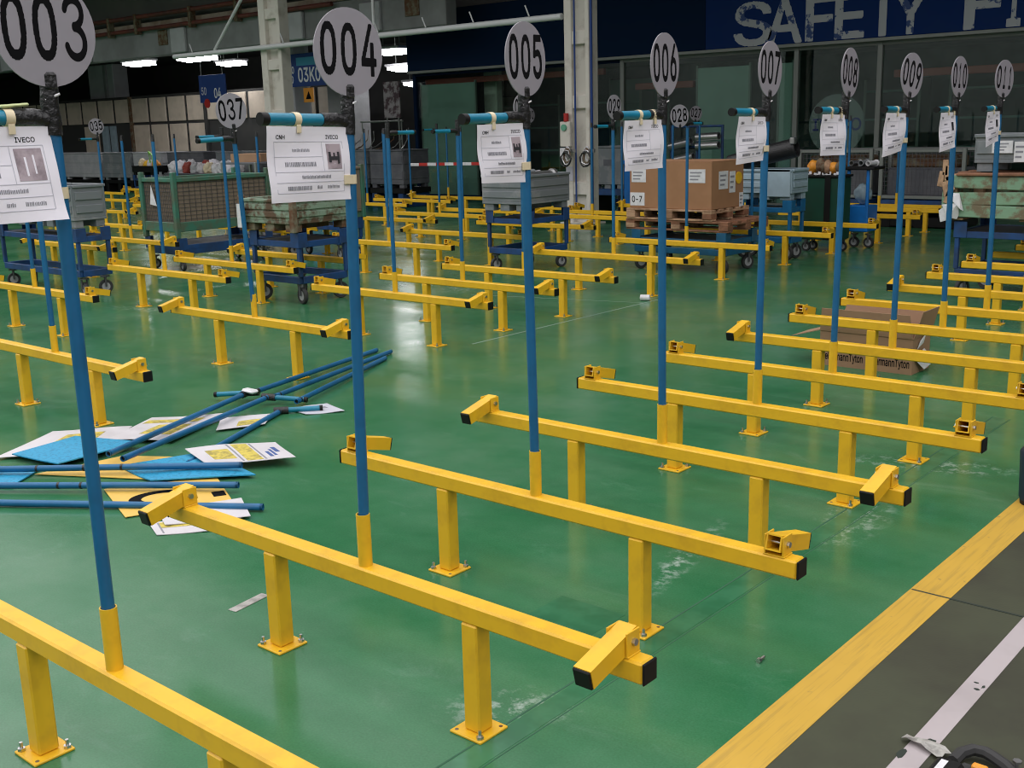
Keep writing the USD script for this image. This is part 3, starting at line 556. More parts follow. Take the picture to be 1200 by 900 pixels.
ROWN = {'A': 'the front row of numbered signs', 'B': 'the second row from the right', 'C': 'the third row from the right', 'D': 'the fourth row from the right', 'E': 'the fifth row from the right', 'F': 'the far sixth row', 'G': 'the far seventh row', 'H': 'the farthest row at the left'}
ROWX = {'A': 0, 'B': -4.19, 'C': -7.33, 'D': -10.65, 'E': -13.4, 'F': -16.6, 'G': -19.8, 'H': -23.0}
DRIFT = {'D': (.2, 6.62, -10.83), 'E': (.12, 7.87, -13.59)}
def row_x(row, y):
    if row in DRIFT: a, y0, x0 = DRIFT[row]; return x0 + a * (y - y0)
    return ROWX[row]
# row: (y, left flap, right flap, pole, number, arm, sheet variant)   flaps: -1 towards -y, +1 towards +y
RAILS = {
 'A': [(0, -1, 0, 1, '003', -1, 0), (.846, -1, -1, 1, '004', -1, 1), (1.672, 1, 1, 1, '005', -1, 2), (2.502, -1, -1, 1, '006', -1, 3), (3.313, 1, 1, 1, '007', -1, 4), (4.122, 1, 1, 1, '008', -1, 5),
       (4.907, -1, -1, 1, '009', -1, 6), (5.70, 1, 1, 1, '010', -1, 7), (6.518, 1, 1, 1, '011', -1, 8), (7.38, -1, 1, 1, '012', -1, 9), (8.2, 1, 1, 0, None, 0, None), (9.04, 1, 1, 0, None, 0, None), (9.9, 0, 1, 0, None, 0, None), (10.6, 1, 1, 0, None, 0, None)],
 'B': [(2.06, -1, -1, 1, None, 0, None), (3.585, -1, -1, 1, '037', -1, None), (4.99, 1, -1, 1, None, 1, None), (5.80, 1, -1, 1, None, -1, None), (6.635, 1, -1, 1, '030', -1, None), (8.06, -1, -1, 1, '029', -1, None),
       (9.45, 1, 1, 1, '028', 1, None), (10.92, -1, 1, 1, None, 0, None), (12.2, 1, 1, 2, None, 0, None), (13.62, 1, 1, 1, None, 0, None), (14.7, 1, -1, 2, None, 0, None), (15.35, 1, 1, 1, None, 0, None)],
 'C': [(3.53, 1, 1, 1, None, 0, None), (4.865, 1, 1, 1, None, 0, None), (5.66, 1, 1, 1, None, -1, None), (6.47, -1, 1, 0, None, 0, None), (7.9, 1, 1, 1, None, 0, None), (9.2, -1, 1, 1, None, 0, None),
       (10.6, 1, -1, 0, None, 0, None), (11.95, -1, 1, 1, None, 0, None), (12.7, 1, 1, 1, None, 0, None), (14.1, -1, 1, 1, None, 0, None), (14.9, 1, 1, 1, '027', 0, None)],
 'D': [(4.5, 1, -1, 1, None, 0, None), (5.86, -1, -1, 0, None, 0, None), (6.62, 1, -1, 1, None, 0, None), (8.45, 1, 1, 1, None, 0, None), (9.1, 1, 1, 0, None, 0, None), (10.45, 1, -1, 1, None, 0, None), (11.4, 1, 1, 1, None, -1, None), (12.3, -1, 1, 1, None, 0, None), (13.2, 1, 1, 1, '080', 0, None)],
 'E': [(7.87, 1, 1, 1, '035', -1, None), (9.1, 1, 1, 1, None, 0, None), (10.2, 1, 1, 0, None, 0, None), (11.5, 1, 1, 0, None, 0, None), (12.75, 1, 1, 1, None, 0, None), (13.75, 1, 1, 1, None, 0, None), (14.65, -1, 1, 1, None, 0, None)],
 'F': [(8.4, 1, 1, 1, None, -1, None), (9.6, 1, -1, 0, None, 0, None), (10.8, 1, 1, 0, None, 0, None), (12.2, 1, 1, 2, None, 0, None)],
 'G': [(10.4, 1, 1, 1, None, 0, None), (11.6, 1, -1, 0, None, 0, None), (12.8, 1, 1, 2, None, 0, None)],
 'H': [(12.0, 1, 1, 0, None, 0, None), (13.2, 1, 1, 2, None, 0, None), (14.4, 1, 1, 2, None, 0, None)],
}
protos, poles = {}, {}
def rail(row, k, y, fl, fr, socket):
    n = RAILS[row][k][4]
    lab = 'yellow guide rail, %s from the front in %s' % (ORD[k], ROWN[row])
    key = (fl, fr, socket); loc = (row_x(row, y), y, 0)
    if key in protos: return dup(protos[key], 'guide_rail', loc, 0, lab)
    protos[key] = build_rail('guide_rail', lab, loc, fl, fr, 0, socket)
    return protos[key]
DISC_ADJ = {'003': (0, 0), '004': (-4, 0), '005': (6, 0), '006': (6, 1), '007': (3, -1), '008': (4, -5), '009': (-7, -9), '010': (-3, -2), '011': (-10, -4), '012': (-4, 0), '037': (-6, 3), '030': (2, 0), '029': (0, -2), '028': (-22, 4), '027': (-22, -6), '080': (-4, 0), '035': (-4, 5)}
LEAN = {'004': (-1.35, 0), '005': (.8, 0), '006': (.45, 0), '007': (-.75, 0), '008': (-1.1, 0), '009': (-.9, 0), '010': (.5, 0), '011': (.7, 0), '037': (2.6, 0)}
DISC_OFF = {'028': (-.17, -.10), '027': (-.16, -.04)}
FRONT = set('003 004 005 006 007 008 009 010 011 012'.split())
def build_pole(label, loc, n, arm):
    t = thing('sign_pole', label, 'sign pole', loc, lean=LEAN.get(n))
    zt = 1.718 if n == '003' else 1.70 if n in FRONT else 1.64; z0 = RH + .001
    part('pole', MB().cyl((0, 0, z0), (0, 0, zt), .0165, 16).m, M['blue'], t, smooth=40)
    if n or arm:
        r2 = random.Random(len(str(label)))
        oy, oz = DISC_OFF.get(n, (0, 0))
        mb = MB().tube([(0, 0, zt - .012), (0, .002, zt + .02), (.003, -.003 + oy * .3, zt + .06 + oz * .3), (0, .002 + oy * .7, zt + .085 + oz * .7), (.002, oy, zt + .12 + oz)], .0195, 12)
        part('tape_wrap', mb.m, M['tape'], t, 'black tape wound round the pole head', smooth=50)
    elif not n:
        part('tape_wrap', MB().cyl((0, 0, zt), (0, .004, zt + .07), .017, 12, .012).m, M['tape'], t, 'black tape on the pole tip', smooth=40)
    if arm:
        s = arm; za = zt + .028
        part('arm', MB().cyl((0, s * .075, za), (0, s * .285, za), .0165, 14).m, M['arm_blue'], t, 'light blue cross arm', smooth=40)
        part('arm_tape', MB().tube([(0, s * .015, za - .004), (.002, s * .045, za + .001), (0, s * .082, za), (0, s * .10, za)], .0185, 12).m, M['tape'], t, 'black tape joining the arm', smooth=40)
        part('arm_cap', MB().cyl((0, s * .283, za), (0, s * .305, za), .0175, 12).m, M['black'], t, 'black end cap', smooth=40)
    if n:
        yaw, roll = DISC_ADJ.get(n, (0, 0)); zc = zt + .212; R = rot((0, 0, 1), yaw) @ rot((1, 0, 0), roll)
        about = (.012, 0, zt + .10)
        d = part('number_disc', MB().cyl((.012, 0, zc), (.0155, 0, zc), .119, 44).move(R, (0, oy, oz), about).m, M['disc'], t, 'round grey number disc')
        H, W, gap = .143, .054, .016; total = 3 * W + 2 * gap
        for i, ch in enumerate(n):
            v, f = digit(ch); v = v * (H, H, H); v = v * (1, H / (v[:, 1].max() - v[:, 1].min()), 1); v = v - (0, v[:, 1].min(), 0); lo, hi = v[:, 0].min(), v[:, 0].max(); wd = W if ch != '1' else W * .5
            y0 = -total / 2 + i * (W + gap) + (W - wd) / 2
            P = np.stack([.0157 + v[:, 2] * .05, y0 + (v[:, 0] - lo) / (hi - lo) * wd, zc - H / 2 + .008 + v[:, 1]], 1)
            part('digit', MB().add(P, f).move(R, (0, oy, oz), about).m, M['ink'], d, 'black digit %s' % ch)
        part('clip', MB().cbox((.006, -.014, zt + .085), (.022, .014, zt + .125), .006).move(R, (0, oy, oz), about).m, M['tape'], t, 'black clip holding the disc')
        part('cable_tie', MB().cyl((.012, -.016 + oy * .6, zt + .065 + oz * .6), (.022, .014 + oy * .6, zt + .078 + oz * .6), .003, 6).m, M['white_plastic'], t, 'pale cable tie')
    return t

def build_sheet(n, var, x, y, zt):
    # A4 landscape sheet hung under the arm (arm points to -y); it faces +x
    r2 = random.Random(var + 11)
    amp, curl, tilt = [(.012, .05, 0), (.006, .012, 0), (.004, .006, -.012), (.003, .004, .0), (.004, -.010, .012), (.003, .006, 0), (.006, -.016, .03), (.008, .02, .02), (.008, .016, .03), (.006, .02, 0)][var]
    W, H = [(.297, .205), (.285, .20), (.24, .195), (.265, .185), (.255, .19), (.27, .195), (.29, .20), (.26, .205), (.27, .19), (.27, .2)][var]
    right = -.012; za = zt + .028
    photo, xband, straps = [(2, 1, (.70,)), (1, 1, (.38,)), (1, 1, (.34,)), (0, 0, (.42, .78)), (0, 1, (.5,)), (0, 0, (.4, .8)), (0, 1, (.55,)), (3, 0, (.5, .85)), (3, 1, (.5,)), (0, 0, (.5,))][var]
    def S(u, v):      # u 0..1 from the left edge to the right, v 0..1 from the top down
        u, v = np.asarray(u, float), np.asarray(v, float)
        yy = right - W * (1 - u) + tilt * v * (-.6)
        zz = za - .019 - H * v - (tilt * (1 - u)) * v
        xx = .012 + amp * np.sin(3.0 * u + var) * v + curl * v * v * (np.abs(u - .15)) ** 1.2 + .004 * np.cos(7 * v + 3 * u)
        return np.stack([xx, yy, zz], -1)
    t = thing('part_sheet', None, 'sheet', (x, y, 0), lean=LEAN.get(n))
    extra = {0: 'wide grey photo', 1: 'dark axle photo', 2: 'small square photo', 3: 'two spread straps', 4: 'one strap, cream band', 5: 'two straps, no photo', 6: 'slanting lower edge', 7: 'curled left edge', 8: 'curled edge, cream band', 9: 'mostly out of frame'}[var]
    tag(t, 'white part sheet hanging under the arm of sign %s, %s' % (n, extra))
    U, V = np.meshgrid(np.linspace(0, 1, 15), np.linspace(0, 1, 11))
    part('paper', MB().grid(S(U, V), .0006, (-1, 0, 0)).m, M['paper'], t, smooth=30)
    off = np.array([.0007, 0, 0])
    def patch(mb, u0, v0, u1, v1, k=4):
        UU, VV = np.meshgrid(np.linspace(u0, u1, k), np.linspace(v0, v1, 3))
        mb.grid(S(UU, VV) + off, .0005, (-1, 0, 0))
    mb = MB(); lw = .0035
    for u0, v0, u1, v1 in ((.08, .2, .92, .2), (.08, .40, .66, .40), (.08, .60, .92, .60), (.08, .74, .92, .74), (.08, .88, .92, .88)): patch(mb, u0, v0 - lw, u1, v1 + lw, 10)
    for u0, v0, v1 in ((.08, .2, .88), (.66, .2, .60), (.92, .2, .88)): patch(mb, u0 - lw * .7, v0, u0 + lw * .7, v1, 2)
    part('printed_lines', mb.m, M['print_light'], t, kind='stuff')
    mb = MB(); q = .20
    for a, v0, v1, b in ((.2, .47, .53, .56), (.2, .79, .845, .48)):
        q = a
        while q < b:
            w = r2.choice((.006, .01, .014)); patch(mb, q, v0, q + w, v1, 2); q += w + r2.choice((.005, .008))
    for a, v0, b in ((.3, .30, .5), (.38, .66, .74), (.56, .80, .62), (.70, .80, .86)):
        q = a
        while q < b:
            w = r2.choice((.012, .016)); patch(mb, q, v0 - .012 * r2.random(), q + w * .55, v0 + .035, 2); q += w
    part('barcode', mb.m, M['print'], t, kind='stuff')
    def wr(s, h, u0, v0, name, mt):
        v, f = text(s, h, True)
        P = S(u0 + v[:, 0] / W, v0 - v[:, 1] / H) + off + np.stack([v[:, 2] * .03] + [v[:, 2] * 0] * 2, -1)
        part(name, MB().add(P, f).m, M[mt], t)
    wr('IVECO', .0105, .715, .165, 'heading', 'ink')
    wr('CNH', .0105, .10, .165, 'heading', 'ink')
    if photo:
        mb = MB()
        a = {1: (.71, .23, .89, .57), 2: (.69, .23, .90, .57), 3: (.72, .25, .86, .55)}[photo]
        if photo != 3: patch(mb, *a); part('photo', mb.m, M['photo'], t, 'printed photo')
        mb = MB(); off = off * 2
        for u0, v0, u1, v1 in {1: ((.73, .40, .86, .45), (.73, .34, .76, .48), (.84, .34, .865, .5), (.79, .35, .81, .42)), 2: ((.755, .32, .77, .52), (.82, .30, .833, .5)), 3: ((.73, .27, .85, .5),)}[photo]: patch(mb, u0, v0, u1, v1, 2)
        part('photo_detail', mb.m, M['photo_dark' if photo != 2 else 'paper'], t)
    for u in straps:
        yy = right - W * (1 - u)
        k = 14; ring = [(.0215 * math.sin(a) * 1.0, .0225 * math.cos(a)) for a in np.linspace(0, 2 * math.pi, k, endpoint=False)]
        mb = MB().lathe([(.0172, -.010), (.0190, -.010), (.0190, .010), (.0172, .010)], (0, yy, za), (0, 1, 0), 16)
        pt = part('strap', mb.m, M['strap'], t, 'cream strap round the arm', smooth=40)
        part('strap_tail', MB().cbox((.0145, yy - .008, za - .036), (.018, yy + .007, za - .014), .001).m, M['strap'], pt)
    if var == 0:
        part('strap_knot', MB().cbox((-.012, right - W * .3 - .018, za + .0195), (.008, right - W * .3 + .05, za + .027), .003).move(rot((1, 0, 0), 4), about=(0, right - W * .3 - .018, za + .02)).m, M['pale_green'], t, 'pale green strap end')
    if xband:
        part('band', MB().lathe([(.0168, -.013), (.0185, -.013), (.0185, .013), (.0168, .013)], (0, 0, za - H * .72 - .02), n=16).m, M['strap'], t, 'cream band holding the sheet to the pole', smooth=40)
        part('band_tab', MB().cbox((.0135, -.036, za - H * .72 - .033), (.0195, -.008, za - H * .72 - .007), .001).m, M['strap'], t)
    return t

for row, L in RAILS.items():
    for k, (y, fl, fr, pole, n, arm, sheet) in enumerate(L):
        rail(row, k, y, fl, fr, pole > 0)
        if pole != 1: continue
        loc = (row_x(row, y), y, 0)
        if n: lab = 'blue sign pole with disc %s, %s rail in %s' % (n, ORD[k], ROWN[row])
        else: lab = 'plain blue pole on the %s rail in %s' % (ORD[k], ROWN[row])
        if n: build_pole(lab, loc, n, arm)
        else:
            if arm in poles: dup(poles[arm], 'sign_pole', loc, 0, lab)
            else: poles[arm] = build_pole(lab, loc, n, arm)
        if sheet is not None: build_sheet(n, sheet, loc[0], y, 1.718 if n == '003' else 1.70)

# ------------------------------------------------------------------ trolleys, bins, pallets, boxes
def castor(t, x, y, r=.08, ang=0):
    u = np.array([math.cos(ang), math.sin(ang), 0])
    a = np.array([-u[1], u[0], 0])
    c = np.array([x, y, r])
    mb = MB().cyl((x, y, 2 * r + .03), (x, y, 2 * r + .045), .05, 10)
    for s in (-1, 1):
        p = c + a * s * .03
        mb.cyl(p, p + np.array([0, 0, r + .03]), .012, 6)
    q = part('castor', mb.m, M['dark_steel'], t)
    part('tyre', MB().lathe([(r * .62, -.018), (r * .92, -.02), (r, -.012), (r, .012), (r * .92, .02), (r * .62, .018)], c, a, 20).m, M['rubber'], q, 'dark tyre', smooth=40)
    part('hub', MB().lathe([(.004, -.016), (r * .6, -.016), (r * .62, .0), (r * .6, .016), (.004, .016)], c, a, 16).m, M['hub'], q, 'grey wheel hub', smooth=30)
def trolley(label, x0, x1, y0, y1, zd=.72, mt='cart_blue', r=.08, ang=.5, cap=None):
    t = thing('blue_trolley', label, 'trolley', ((x0 + x1) / 2, (y0 + y1) / 2, 0))
    a, b = (x1 - x0) / 2, (y1 - y0) / 2; m_ = M[mt]
    zb = .21
    for z0, z1 in ((zd - .15, zd - .09), (zb, zb + .07)):
        for s in (-1, 1):
            part('frame_tube', MB().cbox((-a, s * b - .02, z0), (a, s * b + .02, z1), .004).m, m_, t)
            part('frame_tube', MB().cbox((s * a - .02, -b + .02, z0), (s * a + .02, b - .02, z1), .004).m, m_, t)
    part('deck', MB().cbox((-a + .02, -b + .02, zd - .11), (a - .02, b - .02, zd - .095), .002).m, M['dark_steel'], t)
    for sx in (-1, 1):
        for sy in (-1, 1):
            part('leg', MB().cbox((sx * a - .02, sy * b - .02, zb + .07), (sx * a + .02, sy * b + .02, zd - .15), .004).m, m_, t)
            part('corner_plate', MB().cbox((sx * (a - .09), sy * (b + .022), zd - .15), (sx * (a + .03), sy * (b + .03), zd), .003).cbox((sx * (a + .022), sy * (b - .09), zd - .15), (sx * (a + .03), sy * (b + .022), zd), .003).m, m_, t)
            castor(t, sx * (a - .05), sy * (b - .05), r, ang + .7 * sx * sy)
    return t
def container(name, label, x0, x1, y0, y1, z0, z1, mt, cat='bin', feet=.08, ribs=3, lip=True, post=None, fill=None, dent=0):
    t = thing(name, label, cat, ((x0 + x1) / 2, (y0 + y1) / 2, z0))
    a, b, h = (x1 - x0) / 2, (y1 - y0) / 2, z1 - z0; m_ = M[mt]; th = .02
    part('floor_panel', MB().cbox((-a, -b, feet), (a, b, feet + .03), .004).m, m_, t)
    for s in (-1, 1):
        for ax in (0, 1):
            mb = MB()
            L, D = (a, b) if ax == 0 else (b - th, a)
            def bx(u0, u1, d0, d1, za, zc):
                if ax == 0: mb.cbox((u0, s * d0, za), (u1, s * d1, zc), .004)
                else: mb.cbox((s * d0, u0, za), (s * d1, u1, zc), .004)
            bx(-L, L, D - th, D, feet + .03, h)
            for k in range(ribs):
                zz = feet + .05 + (h - feet - .1) * (k + .2) / max(ribs, 1)
                bx(-L + .02, L - .02, D, D + .014, zz, zz + (h - feet) / max(ribs, 1) * .45)
            if lip: bx(-L, L, D, D + .02, h - .03, h)
            part('side_panel', mb.m, m_, t)
    for sx in (-1, 1):
        for sy in (-1, 1):
            if post: part('corner_post', MB().cbox((sx * (a - .03), sy * (b - .03), 0), (sx * (a + .03), sy * (b + .03), h + .03), .006).m, M[post], t)
            part('foot', MB().cbox((sx * (a - .02), sy * (b - .02), 0), (sx * (a - .16), sy * (b - .12), feet), .004).m, M[post or mt], t)
    part('foot', MB().cbox((-.07, -b + .02, 0), (.07, b - .02, feet), .004).m, M[post or mt], t)
    if fill: part('inner_load', MB().cbox((-a + .03, -b + .03, h - .14), (a - .03, b - .03, h - .10), .01).m, M[fill], t)
    return t
def sticker(t, x, y, z, w, h, face='y', mt='white_plastic', lines=True, name='sticker'):
    e = .003
    if face == 'y': q = part(name, MB().box((x - w / 2, y - e, z), (x + w / 2, y, z + h)).m, M[mt], t)
    else: q = part(name, MB().box((x, y - w / 2, z), (x + e, y + w / 2, z + h)).m, M[mt], t)
    if lines:
        mb = MB()
        for k in range(3):
            zz = z + h * (.2 + .25 * k)
            if face == 'y': mb.box((x - w * .4, y - e - .001, zz), (x + w * (.1 + .1 * k), y - e, zz + h * .1))
            else: mb.box((x + e, y - w * .4, zz), (x + e + .001, y + w * (.1 + .1 * k), zz + h * .1))
        part('printed_lines', mb.m, M['print'], q)

ORD = 'first second third fourth fifth sixth seventh eighth ninth tenth eleventh twelfth thirteenth fourteenth fifteenth sixteenth'.split()
COLN = {'light_bin': 'pale grey', 'silver': 'shiny', 'grey_bin': 'grey', 'white_plastic': 'white', 'orange': 'orange', 'rust': 'rusty brown', 'wood': 'tan', 'pale_bin': 'clear', 'paper': 'off-white', 'office_red': 'dark red', 'white_card': 'cream white', 'strap': 'cream', 'yellow': 'yellow', 'frame': 'dark grey'}
def scrap(noun, where, group, mt, cx, cy, cz, w, d, n, seed, kind='bracket', size=.12):
    r2 = random.Random(seed)
    for k in range(n):
        x = cx + (w * (2 * (k + .5) / n - 1) if n > 1 else 0); y = cy + r2.uniform(-d, d)
        s = size * r2.uniform(.85, 1.05); yaw = r2.uniform(0, 180)
        R = rot((0, 0, 1), yaw) @ rot((1, 0, 0), r2.uniform(-12, 12)); mk = mt[k % len(mt)]
        name = {'bracket': 'metal_bracket', 'pipe': 'metal_pipe', 'bag': 'plastic_bag', 'rod': 'metal_rod'}[kind]
        cat = {'bracket': 'bracket', 'pipe': 'pipe', 'bag': 'bag', 'rod': 'rod'}[kind]
        if kind == 'bracket':
            mb = MB().cbox((-s, -s * .35, 0), (s, s * .35, s * .12), .004).cbox((s * .85, -s * .35, s * .12), (s, s * .35, s * .75), .004).cbox((-s, -s * .35, s * .12), (-s * .85, s * .35, s * .5), .004).cyl((0, 0, s * .12), (0, 0, s * .3), s * .2, 12)
        elif kind == 'pipe':
            R = rot((0, 0, 1), r2.uniform(80, 100)) @ rot((1, 0, 0), r2.uniform(-10, 10))
            mb = MB().lathe([(s * .26, -s), (s * .32, -s), (s * .32, s), (s * .26, s)], (0, 0, s * .32), (1, 0, 0), 14).lathe([(s * .32, s * .8), (s * .42, s * .8), (s * .42, s), (s * .32, s)], (0, 0, s * .32), (1, 0, 0), 14)
        elif kind == 'rod':
            R = rot((0, 0, 1), r2.uniform(60, 120))
            mb = MB().tube([(-s * 1.6, 0, 0), (-s * .5, .02, s * .2), (s * .6, 0, s * .9), (s * 1.0, .03, s * 1.8)], .012, 6)
        else:
            ic = trimesh.creation.icosphere(3, s * .6); v = ic.vertices * (1, 1, 1.25) * (0.7 + .75 * meshkit.fbm(ic.vertices * 14 + seed + k, 4)[:, None])
            mb = MB().add(v, ic.faces)
        mb.move(R)
        v, f = mb.m; v = v - (0, 0, v[:, 2].min())
        lab = '%s %s, %s%s' % (COLN[mk], noun, (ORD[k] + ' from left ') if n > 1 else '', where)
        single(name, (v + (x, y, cz), f), M[mk], lab, cat, group, smooth=25)

# 1 far left trolley with grey bins
trolley('blue trolley with two grey bins at the far left edge', -10.75, -9.02, 4.9, 5.25, .74, r=.075)
container('grey_bin', 'light grey steel bin on the far left trolley, cut by the frame edge', -10.75, -9.72, 4.88, 5.27, .74, 1.2, 'grey_bin', ribs=2)
container('grey_bin', 'light grey steel bin on the far left trolley, right one of the pair', -9.68, -9.02, 4.88, 5.27, .74, 1.2, 'grey_bin', ribs=2)
# 2 green caged container with brown boards
t = thing('cage_container', 'green framed wire cage container with brown board sides', 'container', (-10.33, 7.48, 0))
gx, gy = .36, .72
trolley('low blue trolley under the green wire cage container', -10.69, -9.97, 6.78, 8.18, .42, r=.065)
for sx in (-1, 1):
    for sy in (-1, 1):
        part('corner_post', MB().cbox((sx * gx - .03, sy * gy - .03, .42), (sx * gx + .03, sy * gy + .03, 1.24), .006).m, M['green_steel'], t)
for s in (-1, 1):
    for z0, z1 in ((.50, .62), (1.12, 1.17)):
        part('frame_bar', MB().cbox((-gx + .03, s * gy - .025, z0), (gx - .03, s * gy + .025, z1), .006).m, M['green_steel'], t)
        part('frame_bar', MB().cbox((s * gx - .025, -gy + .03, z0), (s * gx + .025, gy - .03, z1), .006).m, M['green_steel'], t)
    part('board', MB().box((-gx + .03, s * (gy - .01), .62), (gx - .03, s * (gy - .022), 1.12)).m, M['mesh_board'], t)
    part('board', MB().box((s * (gx - .01), -gy + .03, .62), (s * (gx - .022), gy - .03, 1.12)).m, M['mesh_board'], t)
    mb = MB()
    for k in range(21): x = -gx + .05 + k * (2 * gx - .1) / 20; mb.box((x - .002, s * (gy - .004), .62), (x + .002, s * gy, 1.12))
    for k in range(10): z = .65 + k * .05; mb.box((-gx + .03, s * (gy - .004), z - .002), (gx - .03, s * gy, z + .002))
    part('wire_mesh', mb.m, M['dark_steel'], t, kind='stuff')
    mb = MB()
    for k in range(17): x = -gy + .05 + k * (2 * gy - .1) / 16; mb.box((s * (gx - .004), x - .002, .62), (s * gx, x + .002, 1.12))
    for k in range(10): z = .65 + k * .05; mb.box((s * (gx - .004), -gy + .03, z - .002), (s * gx, gy - .03, z + .002))
    part('wire_mesh', mb.m, M['dark_steel'], t, kind='stuff')
part('floor_panel', MB().box((-gx + .03, -gy + .03, .50), (gx - .03, gy - .03, .53)).m, M['dark_steel'], t)
part('torn_paper', MB().add([(-.1, -gy - .033, 1.08), (.0, -gy - .034, .82), (-.14, -gy - .04, .84), (-.1, -gy - .036, 1.08), (.0, -gy - .037, .82), (-.14, -gy - .043, .84)], [(0, 1, 2), (3, 5, 4), (0, 3, 1), (3, 4, 1), (1, 4, 2), (4, 5, 2), (2, 5, 0), (5, 3, 0)]).m, M['white_plastic'], t, 'torn white paper tag')
# a second cage behind it
trolley('blue trolley under the green steel crate behind the wire cage container', -10.15, -9.05, 8.62, 9.0, .55)
container('green_crate', 'green steel crate behind the wire cage container, beside the rusty box', -10.2, -9.0, 8.6, 9.02, .55, 1.22, 'mesh_board', ribs=0, post='green_steel')
# 3 rusty pallet box on trolley
trolley('dark blue trolley under the rusty green steel box', -7.12, -6.40, 5.80, 6.40, .72, r=.085)
t = container('rusty_box', 'battered rusty green steel box on the dark blue trolley', -7.2, -6.38, 5.74, 6.5, .725, 1.05, 'rust_green', cat='box', ribs=2, post='rust')
part('paper_tag', MB().box((-.42, -.44, .03), (-.30, -.435, .27)).m, M['white_plastic'], t, 'white paper tag')
# 4 grey bin with parts
trolley('dark blue trolley under the grey bin of metal parts, left of the centre column', -6.55, -5.95, 8.82, 9.55, .72, r=.075)
t = container('grey_bin', 'grey steel bin heaped with metal parts behind sign pole 005', -6.6, -5.93, 8.76, 9.6, .72, 1.14, 'grey_bin', ribs=2)
part('inner_load', MB().cbox((-.28, -.36, .2), (.28, .36, .30), .01).m, M['grey_bin_dark'], t)
scrap('metal part', 'in the grey bin behind sign pole 005', 'metal parts in the grey bin behind sign pole 005', ['silver', 'grey_bin', 'white_plastic'], -6.26, 9.15, 1.025, .3, .05, 4, 21, 'pipe', .2)
# 5 cardboard box on two pallets on trolley
trolley('blue trolley under the wooden pallets and the big cardboard box', -5.1, -3.9, 9.78, 10.45, 0.47, mt='teal_blue', r=.085)
def pallet(label, x0, x1, y0, y1, z0, mt, h=.14):
    t = thing('wooden_pallet', label, 'pallet', ((x0 + x1) / 2, (y0 + y1) / 2, z0))
    a, b = (x1 - x0) / 2, (y1 - y0) / 2
    for k in range(5):
        y = -b + (2 * b - .1) * k / 4; part('top_board', MB().cbox((-a, y, h - .022), (a, y + .1, h), .003).m, M[mt], t)
    for sx in (-1, 0, 1):
        x = sx * (a - .06)
        part('cross_board', MB().cbox((x - .06, -b, h - .044), (x + .06, b, h - .022), .003).m, M[mt], t)
        for sy in (-1, 0, 1):
            y = sy * (b - .06); part('block', MB().cbox((x - .06, y - .06, .02), (x + .06, y + .06, h - .044), .004).m, M['wood' if sx < 1 else 'wood_red'], t)
    for sy in (-1, 0, 1):
        y = sy * (b - .06); part('bottom_board', MB().cbox((-a, y - .05, 0), (a, y + .05, .02), .003).m, M[mt], t)
pallet('lower brown wooden pallet under the big cardboard box', -5.22, -3.85, 9.76, 10.7, .47, 'wood_red', .12)
pallet('upper pale wooden pallet right under the big cardboard box', -5.2, -4.05, 9.74, 10.6, .592, 'wood', .125)
t = thing('cardboard_box', 'big closed brown cardboard box with white labels on two pallets', 'box', (-4.62, 10.13, .717))
part('carton', MB().cbox((-.55, -.36, 0), (.55, .36, .53), .006).m, M['cardboard'], t)
part('lid_flap', MB().cbox((-.55, -.36, .53), (.55, -.004, .536), .002).m, M['cardboard'], t); part('lid_flap', MB().cbox((-.55, .004, .53), (.55, .36, .536), .002).m, M['cardboard'], t)
sticker(t, -.42, -.36, .30, .20, .15); sticker(t, .36, -.36, .30, .22, .15)
sticker(t, -.44, -.36, .03, .20, .15, lines=False)
v, f = text('0-7', .07, True); part('label_number', MB().add(np.stack([-.52 + v[:, 0] * .8, -.3635 - v[:, 2] * .05, .07 + v[:, 1]], 1), f).m, M['ink'], t)
sticker(t, .55, -.1, .22, .2, .20, 'x'); sticker(t, .55, .1, .17, .13, .24, 'x'); sticker(t, .55, .31, -.03 + .03, .09, .16, 'x')
part('yellow_tag', MB().cyl((.551, .24, .33), (.558, .24, .33), .07, 14).m, M['yellow'], t, 'yellow round tag')
# 6 pale blue-grey bin with a dark roll on top
trolley('blue trolley under the pale blue grey bin, right of the cardboard box', -4.58, -3.88, 11.30, 11.62, .73, mt='blue', r=.09)
t = container('pale_bin', 'pale blue grey steel bin with a dark roll on top, right of the cardboard box', -4.6, -3.86, 11.28, 11.72, .73, 1.1, 'pale_bin', ribs=2, post=None)
part('front_board', MB().cbox((.05, -.24, .04), (.36, -.22, .37), .006).m, M['pale_bin'], t)
t = thing('dark_roll', 'dark rolled sheet lying across the pale blue grey bin', 'roll', (-4.35, 11.5, 1.26), 8)
part('tube', MB().lathe([(.08, -.46), (.10, -.46), (.105, -.4), (.12, .38), (.115, .42), (.08, .42)], (0, 0, .0), (1, 0, .22), 24).m, M['tape'], t, smooth=40)
part('end_clip', MB().cbox((.36, -.14, .13), (.42, -.04, .21), .01).m, M['silver'], t)
